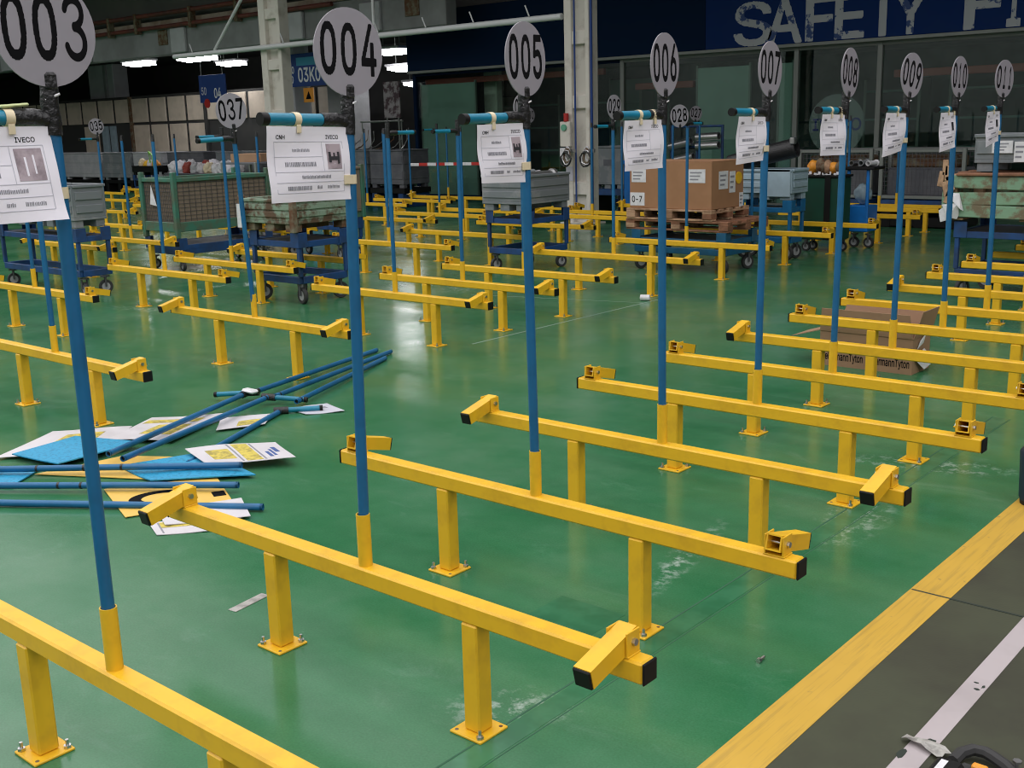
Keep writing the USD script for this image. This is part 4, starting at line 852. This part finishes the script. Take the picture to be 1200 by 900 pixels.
# 7 dark green box on wheels
t = thing('green_chest', 'tall dark green chest on castors heaped with parts, behind sign pole 008', 'chest', (-3.94, 12.36, 0))
part('body', MB().cbox((-.30, -.06, .16), (.24, .26, .95), .01).m, M['dark_green'], t)
part('corner_strip', MB().cbox((.03, -.075, .16), (.11, -.06, .97), .004).m, M['black'], t)
part('rim', MB().cbox((-.32, -.08, .95), (.26, .28, .98), .006).m, M['black'], t)
for x in (-.23, .18): castor(t, x, 0, .06); castor(t, x, .2, .06)
scrap('wrapped part', 'on the dark green chest', 'wrapped parts on the dark green chest', ['orange', 'rust', 'wood'], -3.98, 12.50, .98, .25, .04, 5, 5, 'bag', .11)
scrap('packet', 'on the dark green chest', 'white packets on the dark green chest', ['white_plastic'], -3.97, 12.33, .98, .25, .01, 4, 6, 'bracket', .055)
# 8 small bright blue cart with plastic bag
t = thing('hand_cart', 'small bright blue hand cart with a plastic bag, right of the dark green chest', 'cart', (-3.72, 13.0, 0))
part('box', MB().cbox((-.16, -.12, .22), (.14, .2, .56), .01).m, M['bright_blue'], t)
for x in (-.14, .12): part('upright', MB().cyl((x, -.1, .56), (x, -.1, 1.05), .022, 10).m, M['bright_blue'], t, smooth=40)
part('tray', MB().cbox((-.2, -.16, 1.02), (.22, .2, 1.06), .01).m, M['black'], t)
for x in (-.1, .1): castor(t, x, .05, .07)
scrap('crumpled plastic bag', 'standing in the small bright blue hand cart', None, ['pale_bin'], -3.74, 13.09, .56, .0, .0, 1, 9, 'bag', .18)
scrap('metal part', 'on the tray of the small blue hand cart', 'parts on the hand cart tray', ['silver', 'grey_bin', 'white_plastic'], -3.7, 13.0, 1.06, .17, .04, 3, 12, 'pipe', .11)
# 9 cages on blue pallets at the back right
def wire_cage(label, x0, x1, y0, y1, z0, z1, mt='grey_bin_dark'):
    t = thing('wire_cage', label, 'cage', ((x0 + x1) / 2, (y0 + y1) / 2, z0))
    a, b, h = (x1 - x0) / 2, (y1 - y0) / 2, z1 - z0
    for sx in (-1, 1):
        for sy in (-1, 1): part('corner_post', MB().cbox((sx * a - .03, sy * b - .03, 0), (sx * a + .03, sy * b + .03, h), .006).m, M['frame'], t)
    for s in (-1, 1):
        for z in (0.02, h - .06): part('frame_bar', MB().cbox((-a, s * b - .02, z), (a, s * b + .02, z + .05), .005).m, M['frame'], t)
        mb = MB()
        for k in range(int(2 * a / .06)): mb.box((-a + k * .06 - .003, s * b - .003, .07), (-a + k * .06 + .003, s * b + .003, h - .06))
        for k in range(int(h / .07)): mb.box((-a, s * b - .003, .07 + k * .07), (a, s * b + .003, .076 + k * .07))
        part('wire_mesh', mb.m, M['dark_steel'], t, kind='stuff')
    part('load', MB().cbox((-a + .05, -b + .08, .05), (a - .05, b - .05, h * .62), .03).m, M[mt], t)
    part('load', MB().cbox((-a + .1, -b + .12, h * .62), (a - .15, b - .1, h * .86), .03).m, M['rust'], t)
    return t
for k, (x0, x1) in enumerate(((-6.05, -4.85), (-4.68, -3.42))):
    nm = ('left', 'right')[k]
    t = thing('blue_pallet', 'dark blue steel pallet under the %s wire cage at the back right' % nm, 'pallet', ((x0 + x1) / 2, 16.3, 0))
    a = (x1 - x0) / 2
    part('deck', MB().cbox((-a, -.4, .30), (a, .4, .42), .005).m, M['cart_blue'], t)
    for s in (-1, 0, 1): part('skid', MB().cbox((s * (a - .1) - .08, -.4, 0), (s * (a - .1) + .08, .4, .30), .005).m, M['black'], t)
    part('skirt', MB().cbox((-a, -.39, .02), (a, .39, .16), .003).m, M['black'], t)
    wire_cage('grey wire cage full of dark parts at the back right, %s one' % nm, x0, x1, 15.92, 16.68, .42, 1.2)
# 10 green battered crate with grey box, right edge
trolley('dark blue trolley under the battered green wooden crate at the right edge', -1.22, .1, 9.42, 10.2, .72, r=.09)
t = thing('wooden_crate', 'battered peeling green wooden crate at the right edge', 'crate', (-.62, 9.8, .735))
for k, z in enumerate((.02, .15, .28)):
    r2 = random.Random(k)
    part('slat', MB().cbox((-.74, -.45, z), (.74, -.42, z + .115), .006).move(rot((0, 1, 0), r2.uniform(-1.5, 1.5))).m, M['green_wood'], t)
    part('slat', MB().cbox((-.74, .42, z), (.74, .45, z + .115), .006).m, M['green_wood'], t)
    part('slat', MB().cbox((-.76, -.41, z), (-.73, .41, z + .115), .006).move(rot((0, 0, 1), r2.uniform(-2, 2))).m, M['green_wood'], t)
for sx in (-1, 1):
    for sy in (-1, 1): part('corner_block', MB().cbox((sx * .72, sy * .41, 0), (sx * .62, sy * .33, .42), .008).m, M['wood'], t)
for x in (-.6, 0, .6): part('bearer', MB().cbox((x - .05, -.42, -.0), (x + .05, .42, .02), .004).m, M['wood'], t)
part('top_board', MB().cbox((-.62, -.47, .405), (.78, -.32, .43), .006).m, M['wood_red'], t)
part('top_board', MB().cbox((-.70, -.20, .405), (.75, -.05, .43), .006).m, M['wood_red'], t)
part('top_board', MB().cbox((-.70, .08, .405), (.75, .22, .43), .006).m, M['wood_red'], t)
for k in range(6):
    r2 = random.Random(40 + k); x = -.76 + r2.uniform(-.03, .14)
    part('splinter', MB().cbox((x, -.475, .16 + .05 * k), (x + .05, -.455, .30 + .05 * k), .004).move(rot((0, 1, 0), r2.uniform(-22, 22)), about=(x, -.465, .2 + .05 * k)).m, M['wood'], t)
rw = np.random.RandomState(5)
for k in range(3): part('white_wrap', hull(rw.uniform((-.78 + .05 * k, -.50, -.05 + .06 * k), (-.62 + .05 * k, -.455, .14 + .06 * k), (9, 3))), M['white_plastic'], t, 'torn white wrapping')
t = container('grey_bin', 'dark grey box standing on the battered green crate at the right edge', -1.14, .0, 9.5, 10.1, 1.17, 1.51, 'grey_bin', ribs=1)
sticker(t, -.32, -.322, .17, .18, .11); sticker(t, -.16, -.322, .09, .11, .18)
# 11 row of bins at the far left in front of the cream cabinets
for k, (x, w, mt, lab) in enumerate(((-33.9, .6, 'light_bin', 'pale grey bin in the far row under the cream cabinets, leftmost'), (-32.0, 1.1, 'light_bin', 'long pale grey bin in the far row under the cream cabinets, second from the left'), (-29.9, .8, 'grey_bin', 'grey bin in the far row under the cream cabinets, third from the left'), (-28.2, .75, 'light_bin', 'grey bin in the far row behind the green wire cage'), (-26.2, .9, 'grey_bin_dark', 'dark grey bin in the far row left of the cream column'), (-23.8, .9, 'grey_bin', 'grey bin in the far row just left of the cream column'), (-21.4, .9, 'grey_bin_dark', 'dark grey bin in the far row behind sheet 004'))):
    t = thing('dark_pallet', 'dark pallet, %s in the far row under the cream cabinets' % ORD[k], 'pallet', (x, 18.2, 0))
    part('deck', MB().cbox((-w, -.45, .26), (w, .45, .36), .01).m, M['black'], t)
    for s in (-1, 0, 1): part('skid', MB().cbox((s * (w - .1) - .08, -.45, 0), (s * (w - .1) + .08, .45, .26), .01).m, M['black'], t)
    container('grey_bin', lab, x - w, x + w, 17.75, 18.65, .36, 1.2, mt, ribs=2)
t = thing('dark_pallet', 'low dark pallet under the tray of crumpled bags at the far back', 'pallet', (-24.1, 17.0, 0))
part('deck', MB().cbox((-1.6, -.35, .26), (1.6, .35, .36), .01).m, M['black'], t)
for q in (-1.4, 0, 1.4): part('skid', MB().cbox((q - .08, -.35, 0), (q + .08, .35, .26), .01).m, M['black'], t)
container('long_tray', 'long dark tray of crumpled bags at the far back behind the cage', -25.7, -22.5, 16.7, 17.3, .36, .66, 'grey_bin_dark', ribs=0, cat='tray', fill='grey_bin_dark')
scrap('crumpled bag', 'in the tray of bags behind the cage', 'crumpled bags behind the green wire cage', ['white_plastic', 'paper', 'office_red', 'light_bin', 'white_card', 'strap', 'white_plastic'], -24.1, 16.86, .565, 1.5, .01, 9, 33, 'bag', .24)
scrap('crumpled bag', 'at the back of that tray behind the cage', 'crumpled bags behind the green wire cage', ['light_bin', 'white_plastic', 'white_card', 'office_red', 'paper'], -24.1, 17.14, .565, 1.45, .01, 8, 37, 'bag', .27)
trolley('blue trolley under the small dark crate of coloured parts', -27.0, -25.95, 16.55, 17.0, .6)
t = container('small_crate', 'small dark crate of coloured parts in front of the far bins', -27.0, -25.95, 16.5, 17.0, .6, .86, 'black', ribs=0, cat='crate')
scrap('wrapped part', 'in the small dark crate of coloured parts', 'coloured parts in the small dark crate', ['strap', 'yellow', 'white_plastic', 'orange'], -26.47, 16.75, .72, .44, .02, 4, 44, 'bag', .2)
single('green_hose', MB().tube([(-26.2, 16.6, .95), (-26.15, 16.55, 1.25), (-25.9, 16.5, 1.15), (-25.75, 16.45, .7)], .03, 8).m, mat('lime_hose', (.25, .6, .08), .4), 'bright lime green hose looping out of the small dark crate', 'hose', smooth=40)
t = thing('blue_screen', 'bright blue board standing left of sheet 004', 'board', (-15.6, 13.6, 0))
part('board', MB().cbox((-.5, 0, .3), (.5, .04, 1.72), .006).m, M['bright_blue'], t)
part('notice', MB().cbox((.3, -.012, 1.35), (.62, 0, 1.72), .003).m, M['white_card'], t)
for s in (-.4, .4): part('foot', MB().cbox((s - .03, -.25, 0), (s + .03, .29, .3), .006).m, M['frame'], t)
t = thing('parts_basket', 'small basket of orange parts beside the blue board left of sheet 004', 'basket', (-11.35, 9.0, 1.28), 20)
for s in (-1, 1):
    part('side', MB().cbox((-.24, s * .15, 0), (.24, s * .165, .12), .004).m, M['carton'], t); part('side', MB().cbox((s * .24, -.15, 0), (s * .255, .15, .12), .004).m, M['carton'], t)
part('base', MB().box((-.24, -.15, 0), (.24, .15, .01)).m, M['carton'], t)
for k in range(2): part('load', MB().cbox((-.2 + .22 * k, -.12, .01), (-.02 + .22 * k, .12, .09), .02).m, M['orange'], t)
t = thing('shelf_trolley', 'grey shelf trolley that carries the basket of orange parts', 'trolley', (-11.35, 9.02, 0))
for sx in (-1, 1):
    for sy in (-1, 1): part('upright', MB().cbox((sx * .4 - .02, sy * .25 - .02, .13), (sx * .4 + .02, sy * .25 + .02, 1.28), .004).m, M['frame'], t); castor(t, sx * .36, sy * .22, .06)
for z in (.2, .75, 1.25): part('shelf', MB().cbox((-.4, -.25, z), (.4, .25, z + .03), .004).m, M['grey_bin_dark'], t)
# 12 things at the back between the columns
for k, (x0, x1, mt, lab) in enumerate(((-17.7, -16.7, 'grey_bin', 'grey bin in front of the office corner, left one'), (-16.55, -15.5, 'grey_bin_dark', 'grey bin in front of the office corner, right one'))):
    container('grey_bin', lab, x0, x1, 16.1, 16.9, .42, 1.25, mt, ribs=2)
    t = thing('dark_pallet', 'dark pallet under the %s' % lab, 'pallet', ((x0 + x1) / 2, 16.5, 0))
    part('deck', MB().cbox((-.55, -.42, .3), (.55, .42, .42), .01).m, M['black'], t)
    for s in (-.42, 0, .42): part('skid', MB().cbox((s - .08, -.42, 0), (s + .08, .42, .3), .01).m, M['cart_blue'], t)
scrap('bent metal rod', 'over the bins by the office corner', 'bent rods by the office corner', ['silver', 'rust', 'frame'], -16.6, 16.5, 1.255, .95, .05, 7, 51, 'rod', .22)

t = container('grey_bin', 'grey plastic bin with white print beside the centre column', -10.35, -9.6, 16.0, 16.6, .5, 1.28, 'grey_bin', ribs=0)
sticker(t, .05, -.3, .42, .25, .12, mt='grey_bin_dark', lines=False)
t = thing('dark_pallet', 'dark blue stand under the grey plastic bin beside the centre column', 'stand', (-9.97, 16.3, 0))
part('deck', MB().cbox((-.45, -.35, .38), (.45, .35, .5), .01).m, M['cart_blue'], t)
for s in (-.35, .35): part('skid', MB().cbox((s - .08, -.35, 0), (s + .08, .35, .38), .01).m, M['black'], t)
t = thing('blue_crate', 'tall bright blue crate between the centre column and the cardboard box', 'crate', (-9.2, 16.0, 0), -8)
part('body', MB().slab([(-.2, -.25), (.3, -.25), (.3, .3), (-.2, .3)], .25, 1.02).m, M['bright_blue'], t)
part('rim', MB().cbox((-.24, -.29, .96), (.34, .34, 1.03), .01).m, M['bright_blue'], t)
for s in (-.15, .22): part('foot', MB().cbox((s - .05, -.25, 0), (s + .05, .3, .25), .006).m, M['black'], t)
t = thing('tube_rack', 'dark teal rack with silver tubes behind the cardboard box', 'rack', (-8.1, 16.1, 0))
for s in (-.52, .0, .5): part('upright', MB().cyl((s, 0, 0), (s, 0, 1.62), .025, 8).m, M['cart_blue'], t)
for z in (.6, .98, 1.25, 1.6): part('bar', MB().cyl((-.52, 0, z), (.5, 0, z), .02, 8).m, M['cart_blue'], t)
for k, (x, z, q) in enumerate(((-.5, 1.30, .22), (.05, 1.42, .05), (.05, 1.27, .05), (-.45, 1.05, .2))):
    part('silver_tube', MB().lathe([(.05, -.22), (.07, -.22), (.07, .22), (.05, .22)], (x + .22, -.1, z), (1, 0, q), 16).m, M['silver'], t, smooth=40)
# red and white barrier tape
t = thing('barrier_tape', 'red and white striped barrier tape strung behind sign pole 005', 'tape', (-12.87, 13.75, 1.03), 3.2)
for k in range(11):
    part('stripe', MB().cbox((k * .21, -.002, .002 * k - .02), ((k + 1) * .21, .002, .002 * k + .035), .0008).m, M['red' if k % 2 else 'white_plastic'], t)

# ------------------------------------------------------------------ open carton on the floor
t = thing('open_carton', 'open brown carton printed with black lettering on the floor at the right', 'box', (-.95, 5.99, 0))
W_, D_, H_ = .66, .31, .245; e = .006
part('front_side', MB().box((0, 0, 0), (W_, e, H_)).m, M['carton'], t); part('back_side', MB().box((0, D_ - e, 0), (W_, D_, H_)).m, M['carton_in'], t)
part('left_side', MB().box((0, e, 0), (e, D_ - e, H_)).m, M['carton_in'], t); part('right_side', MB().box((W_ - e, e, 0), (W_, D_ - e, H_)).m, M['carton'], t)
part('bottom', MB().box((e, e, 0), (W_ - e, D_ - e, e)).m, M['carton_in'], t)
def flap(p, q, out, h, name, mt='carton'):
    p, q, out = map(lambda a: np.asarray(a, float), (p, q, out)); o = out * h; n_ = np.cross(q - p, out); n_ = n_ / np.linalg.norm(n_) * .005
    k = (q - p) * .03
    v = [p, q, q + o - k, p + o + k]; v = v + [a + n_ for a in v]
    part(name, hull(v), M[mt], t)
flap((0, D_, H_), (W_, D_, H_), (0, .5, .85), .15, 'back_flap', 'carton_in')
flap((W_, 0, H_), (W_, D_, H_), (.22, 0.12, .96), .19, 'right_flap')
flap((0, 0, H_), (0, D_, H_), (-.95, -.12, -.28), .22, 'left_flap')
flap((0, 0, H_), (W_, 0, H_), (0, -.16, .985), .165, 'front_flap')
for k in range(2):
    v, f = text('HellermannTyton', .052, True); w = v[:, 0].max()
    part('lettering', MB().add(np.stack([.012 + .325 * k + v[:, 0] / w * .305, -.0008 - v[:, 2] * .05, .045 + v[:, 1]], 1), f).m, M['ink'], t)
def tri_sheet(p, name, mt): 
    p = np.asarray(p, float); part(name, MB().add(np.vstack([p, p + (.003, -.002, 0)]), [(0, 1, 2), (0, 2, 3), (4, 6, 5), (4, 7, 6), (0, 4, 5), (0, 5, 1), (1, 5, 6), (1, 6, 2), (2, 6, 7), (2, 7, 3), (3, 7, 4), (3, 4, 0)]).m, M[mt], t)
tri_sheet([(W_ + .008, .03, .10), (W_ + .03, .14, .02), (W_ + .05, .27, .06), (W_ + .012, .17, .16)], 'torn_label', 'white_plastic')
tri_sheet([(W_ + .008, .06, .17), (W_ + .012, .15, .20), (W_ + .02, .17, .26), (W_ + .01, .10, .22)], 'torn_label', 'white_plastic')

# ------------------------------------------------------------------ pile of taken-down poles and boards
def ground_pole(label, p, q, r=.0165, cap0=True, cap1=True, tape=()):
    t = thing('loose_pole', label, 'pole', (p[0], p[1], 0)); p, q = np.asarray(p, float), np.asarray(q, float); o = np.array([p[0], p[1], 0]); a, b = p - o, q - o; d = (b - a) / np.linalg.norm(b - a)
    u, w, _ = basis(d); n = 16; ang = np.arange(n) * 2 * math.pi / n
    mb = MB().cyl(a + d * .001, b - d * .001, r, 16, caps=False)
    mb.lathe([(r * .78, 0), (r, 0), (r, .012), (r * .78, .012)], a, d, 16).lathe([(r * .78, -.012), (r, -.012), (r, 0), (r * .78, 0)], b, d, 16)
    part('tube', mb.m, M['blue'], t, smooth=40)
    part('bore', MB().cyl(a + d * .011, a + d * .012, r * .8, 12).cyl(b - d * .012, b - d * .011, r * .8, 12).m, M['black'], t, 'dark hollow end')
    for s in tape: part('tape_ring', MB().cyl(a + (b - a) * s, a + (b - a) * s + d * .012, r * 1.06, 14).m, M['tape'], t, 'black tape ring', smooth=40)
    return t
def head(t, c, d, L=.2):
    # taped tee head with a short blue arm, part of the loose pole
    o = np.array(UsdGeom.Xformable(t).GetLocalTransformation().ExtractTranslation()); z = np.asarray(c, float) - o
    d = np.asarray(d, float); d /= np.linalg.norm(d)
    part('tape_wrap', MB().tube([z - d * .04, z + d * .02, z + d * .05], .023, 10).m, M['tape'], t, 'black tape round the pole head', smooth=40)
    a = part('arm', MB().cyl(z + d * .045, z + d * L, .0165, 12).m, M['arm_blue'], t, 'short light blue arm', smooth=40)
    part('arm_cap', MB().cyl(z + d * L, z + d * (L + .02), .018, 12).m, M['black'], a, smooth=40)
p1 = ground_pole('loose blue pole on the floor, leftmost of the three with taped heads pointing away', (-2.88, 1.62, .068), (-3.49, 2.96, .05), tape=(.97,))
p2 = ground_pole('loose blue pole on the floor, middle of the three with taped heads pointing away', (-2.74, 1.62, .066), (-3.28, 2.97, .05), tape=(.97,))
p3 = ground_pole('loose blue pole on the floor, rightmost of the three with taped heads pointing away', (-2.52, 1.86, .018), (-3.02, 2.86, .018), tape=(.97,))
p4 = ground_pole('loose blue pole on the floor, upper of the three whose ends lie behind pole 004', (-3.45, 2.98, .055), (-3.96, 4.54, .018), tape=(.03,))
ground_pole('loose blue pole on the floor, middle of the three whose ends lie behind pole 004', (-3.24, 2.99, .055), (-3.82, 4.56, .018), tape=(.03,))
ground_pole('loose blue pole on the floor, lower of the three whose ends lie behind pole 004', (-3.06, 3.02, .04), (-3.67, 4.36, .018), tape=(.03,))
ground_pole('loose blue pole across the left frame edge, rear of the front three', (-3.50, 0.95, .035), (-2.17, 1.95, .052), tape=(.35, .5, .62))
ground_pole('loose blue pole across the left frame edge, middle of the front three', (-3.30, .80, .03), (-1.94, 1.76, .040), tape=(.45, .52))
ground_pole('loose blue pole across the left frame edge, nearest of the front three', (-3.12, .68, .018), (-1.62, 1.66, .022))
head(p2, (-3.28, 2.97, .05), (.42, .26, -.03), .24)
head(p3, (-3.02, 2.86, .022), (.30, .36, 0), .24)
head(p4, (-3.45, 2.98, .055), (-.48, -.34, -.03), .24)
part('tape_wrap', MB().tube([(-.61 + .03, 1.34 - .06, .052), (-.61, 1.34, .05), (-.60, 1.36, .05)], .0225, 10).m, M['tape'], p1, 'black tape round the pole head', smooth=40)
part('tape_tail', MB().cbox((-.62, 1.30, .06), (-.50, 1.36, .085), .012).m, M['white_plastic'], p1, 'crumpled white rag')
def ground_sheet(name, label, cat, corners, z, mt, bend=.01, seed=0, art=(), thick=.003):
    c = np.asarray(corners, float); r2 = random.Random(seed); k = 9
    U, V = np.meshgrid(np.linspace(0, 1, k), np.linspace(0, 1, k)); o = np.array([c[:, 0].mean(), c[:, 1].mean()])
    ph = r2.uniform(0, 6)
    def S(u, v, dz=0):
        u, v = np.asarray(u, float), np.asarray(v, float)
        xy = (c[0] * ((1 - u) * (1 - v))[..., None] + c[1] * ((1 - u) * v)[..., None] + c[2] * (u * v)[..., None] + c[3] * (u * (1 - v))[..., None]) - o
        zz = z + bend * (1 + np.sin(5 * u + ph) * np.cos(3 * v + ph)) * .5 + dz
        return np.concatenate([xy, zz[..., None]], -1)
    t = thing(name, label, cat, (o[0], o[1], 0))
    part('board', MB().grid(S(U, V), thick, (0, 0, -1)).m, M[mt], t, smooth=30)
    for n_, m_, u0, v0, u1, v1 in art:
        UU, VV = np.meshgrid(np.linspace(u0, u1, 5), np.linspace(v0, v1, 5)); part(n_, MB().grid(S(UU, VV, .0012), .001, (0, 0, -1)).m, M[m_], t, smooth=30)
    return t, S
ground_sheet('printed_board', 'white board with a yellow picture at the back left of the pile', 'board', [(-3.50, 1.30), (-3.78, 1.78), (-3.48, 2.12), (-3.12, 1.72)], .012, 'white_card', .008, 1, (('picture', 'print_yellow', .3, .25, .75, .8),))
ground_sheet('printed_board', 'white board with a yellow triangle picture at the back of the pile', 'board', [(-3.30, 1.84), (-3.52, 2.28), (-3.22, 2.62), (-2.98, 2.06)], .022, 'white_card', .010, 2, (('picture', 'print_yellow', .35, .2, .8, .6), ('picture', 'print_yellow', .05, .7, .8, .85)))
ground_sheet('printed_board', 'small white board with a yellow strip at the rear right of the pile', 'board', [(-2.98, 2.36), (-3.20, 2.55), (-3.02, 2.80), (-2.86, 2.62)], .012, 'white_card', .008, 3, (('picture', 'print_yellow', .4, .1, .9, .5), ('print', 'print', .92, .1, .96, .9)))
ground_sheet('blue_board', 'speckled blue board lying in the middle left of the pile', 'board', [(-3.42, 1.36), (-3.04, 1.42), (-3.05, 1.92), (-3.48, 1.76)], .036, 'blue_foam', .006, 4, thick=.006)
ground_sheet('blue_board', 'speckled blue board at the left frame edge under the loose poles', 'board', [(-3.5, 1.18), (-3.12, 1.36), (-2.94, 1.12), (-3.2, .98)], .010, 'blue_foam', .004, 5, thick=.006)
ground_sheet('blue_board', 'wavy speckled blue board under the white leaflet at the right of the pile', 'board', [(-2.78, 1.62), (-2.42, 1.58), (-2.06, 1.95), (-2.62, 2.06)], .014, 'blue_foam', .018, 6, thick=.006)
ground_sheet('yellow_board', 'plain yellow board under the middle of the pile', 'board', [(-3.06, 1.30), (-2.98, 1.76), (-2.66, 1.96), (-2.46, 1.62)], .006, 'yellow_card', .003, 7)
t, S = ground_sheet('yellow_board', 'yellow board with a thick black ring under the swing arm of rail 004', 'board', [(-2.52, 1.38), (-2.06, 1.22), (-1.86, 1.66), (-2.24, 1.84)], .007, 'yellow_card', .003, 8)
ang = np.linspace(0, 2 * math.pi, 33)[:, None]; rr = np.array([[.15, .24]])
part('black_ring', MB().grid(S(.42 + rr * 1.25 * np.sin(ang), .55 + rr * np.cos(ang), .0015), .001, (0, 0, -1)).m, M['ink'], t)
part('black_mark', MB().grid(S(*np.meshgrid(np.linspace(.86, .98, 3), np.linspace(.62, .8, 3)), .0015), .001, (0, 0, -1)).m, M['ink'], t)
ground_sheet('leaflet', 'white leaflet with a yellow block and blue print at the right end of the pile', 'leaflet', [(-2.69, 1.96), (-2.36, 1.86), (-2.05, 2.20), (-2.40, 2.34)], .044, 'white_card', .012, 9, (('picture', 'print_yellow', .15, .3, .40, .8), ('picture', 'print_yellow', .48, .05, .66, .95), ('print', 'print', .43, .05, .45, .95), ('print', 'print', .68, .05, .70, .95), ('blue_print', 'print_blue', .76, .55, .80, .85), ('blue_print', 'print_blue', .82, .42, .85, .80), ('blue_print', 'print_blue', .87, .3, .92, .6)))
ground_sheet('leaflet', 'white leaflet with a yellow strip, nearest on the floor beside rail 004', 'leaflet', [(-1.90, 1.24), (-1.74, 1.18), (-1.50, 1.46), (-1.66, 1.56)], .004, 'white_card', .006, 10, (('picture', 'print_yellow', .1, .1, .95, .5), ('print', 'print', .08, .1, .1, .9)))
ground_sheet('leaflet', 'white leaflet with a faint blue print under the nearest leaflet', 'leaflet', [(-1.98, 1.34), (-1.80, 1.26), (-1.58, 1.56), (-1.84, 1.70)], .012, 'white_card', .006, 11, (('blue_print', 'print_blue', .25, .3, .35, .5),))
ground_sheet('leaflet', 'pale grey leaflet under the taped heads at the right end', 'leaflet', [(-3.05, 2.95), (-2.86, 2.93), (-2.72, 3.12), (-2.98, 3.2)], .004, 'print_light', .008, 12, (('print', 'print', .6, .3, .8, .5),))

# ------------------------------------------------------------------ small things on the floor
single('bolt', MB().cyl((.885, 1.70, .007), (.885, 1.712, .007), .009, 6).cyl((.885, 1.712, .007), (.885, 1.74, .007), .005, 8).m, M['steel'], 'loose zinc bolt on the green floor near the yellow strip', 'bolt')
single('grey_strip', MB().cbox((-.02, -.085, 0), (.02, .085, .003), .001).move(rot((0, 0, 1), 8), (-.83, .99, 0)).m, M['grey_tape'], 'short grey strip stuck on the floor behind the left post of rail 004', 'strip')
for k, (x, y) in enumerate(((-3.62, 7.78),)):
    single('paper_scrap', MB().lathe([(.012, -.05), (.03, -.045), (.03, .045), (.012, .05)], (x, y, .03), (.9, .4, 0), 14).m, M['white_plastic'], ['small white lump at the foot of a post of rail 029', 'small white scrap on the green floor below the rusty box', 'tiny pale scrap on the floor near rail 005'][k], 'scrap')
t = thing('navy_bin', 'dark navy rounded bin cut by the right frame edge', 'bin', (1.135, 3.80, 0))
part('body', MB().lathe([(.001, .004), (.07, .004), (.082, .03), (.088, .20), (.09, .24), (.075, .262), (.001, .268)], (0, 0, 0), n=24).m, M['navy_bin'], t, smooth=40)
part('foot_ring', MB().lathe([(.05, 0), (.076, 0), (.078, .02), (.05, .02)], (0, 0, 0), n=24).m, M['black'], t, smooth=40)
# black clamp at the bottom right with crumpled tape
t = thing('black_clamp', 'black tool with a curved hooked bracket at the bottom right corner', 'tool', (1.60, 1.45, 0))
part('block', MB().cbox((-.045, -.11, 0), (.025, -.012, .052), .008).m, M['black'], t)
part('hook', MB().tube([(-.02, .03, .02), (-.015, .075, .024), (.005, .108, .026), (.035, .115, .026), (.06, .105, .026), (.10, .085, .024), (.145, .05, .022), (.18, .0, .02)], .0165, 8).m, M['rubber'], t, smooth=40)
part('handle', MB().cbox((.0, .01, .005), (.17, .035, .03), .008).move(rot((0, 0, 1), -6)).m, M['rubber'], t)
part('red_label', MB().cbox((.035, .0, .02), (.075, .022, .045), .004).m, M['orange'], t, 'orange red label')
part('screw', MB().cyl((.128, .075, .0), (.128, .075, .05), .006, 8).cyl((.128, .075, .05), (.128, .075, .056), .012, 6).m, M['steel'], t)
part('print_mark', MB().box((-.03, -.09, .0521), (-.012, -.03, .0525)).m, M['white_plastic'], t)
def crumple(label, pts, w, seed, mt):
    r2 = np.random.RandomState(seed); P = []
    for k, (x, y, z) in enumerate(pts):
        P.append([(x + w * s * .7 + r2.uniform(-.006, .006), y + w * s * .7 + r2.uniform(-.006, .006), z + abs(r2.uniform(0, .014))) for s in (-1, -.3, .3, 1)])
    single('crumpled_tape', MB().grid(np.array(P), .0012, (0, 0, -1)).m, M[mt], label, 'tape')
crumple('crumpled grey tape lying across the white line at the bottom right', [(1.435, 1.545, .004), (1.455, 1.53, .016), (1.475, 1.535, .010), (1.495, 1.525, .018), (1.52, 1.52, .012), (1.55, 1.505, .006)], .022, 3, 'grey_tape')
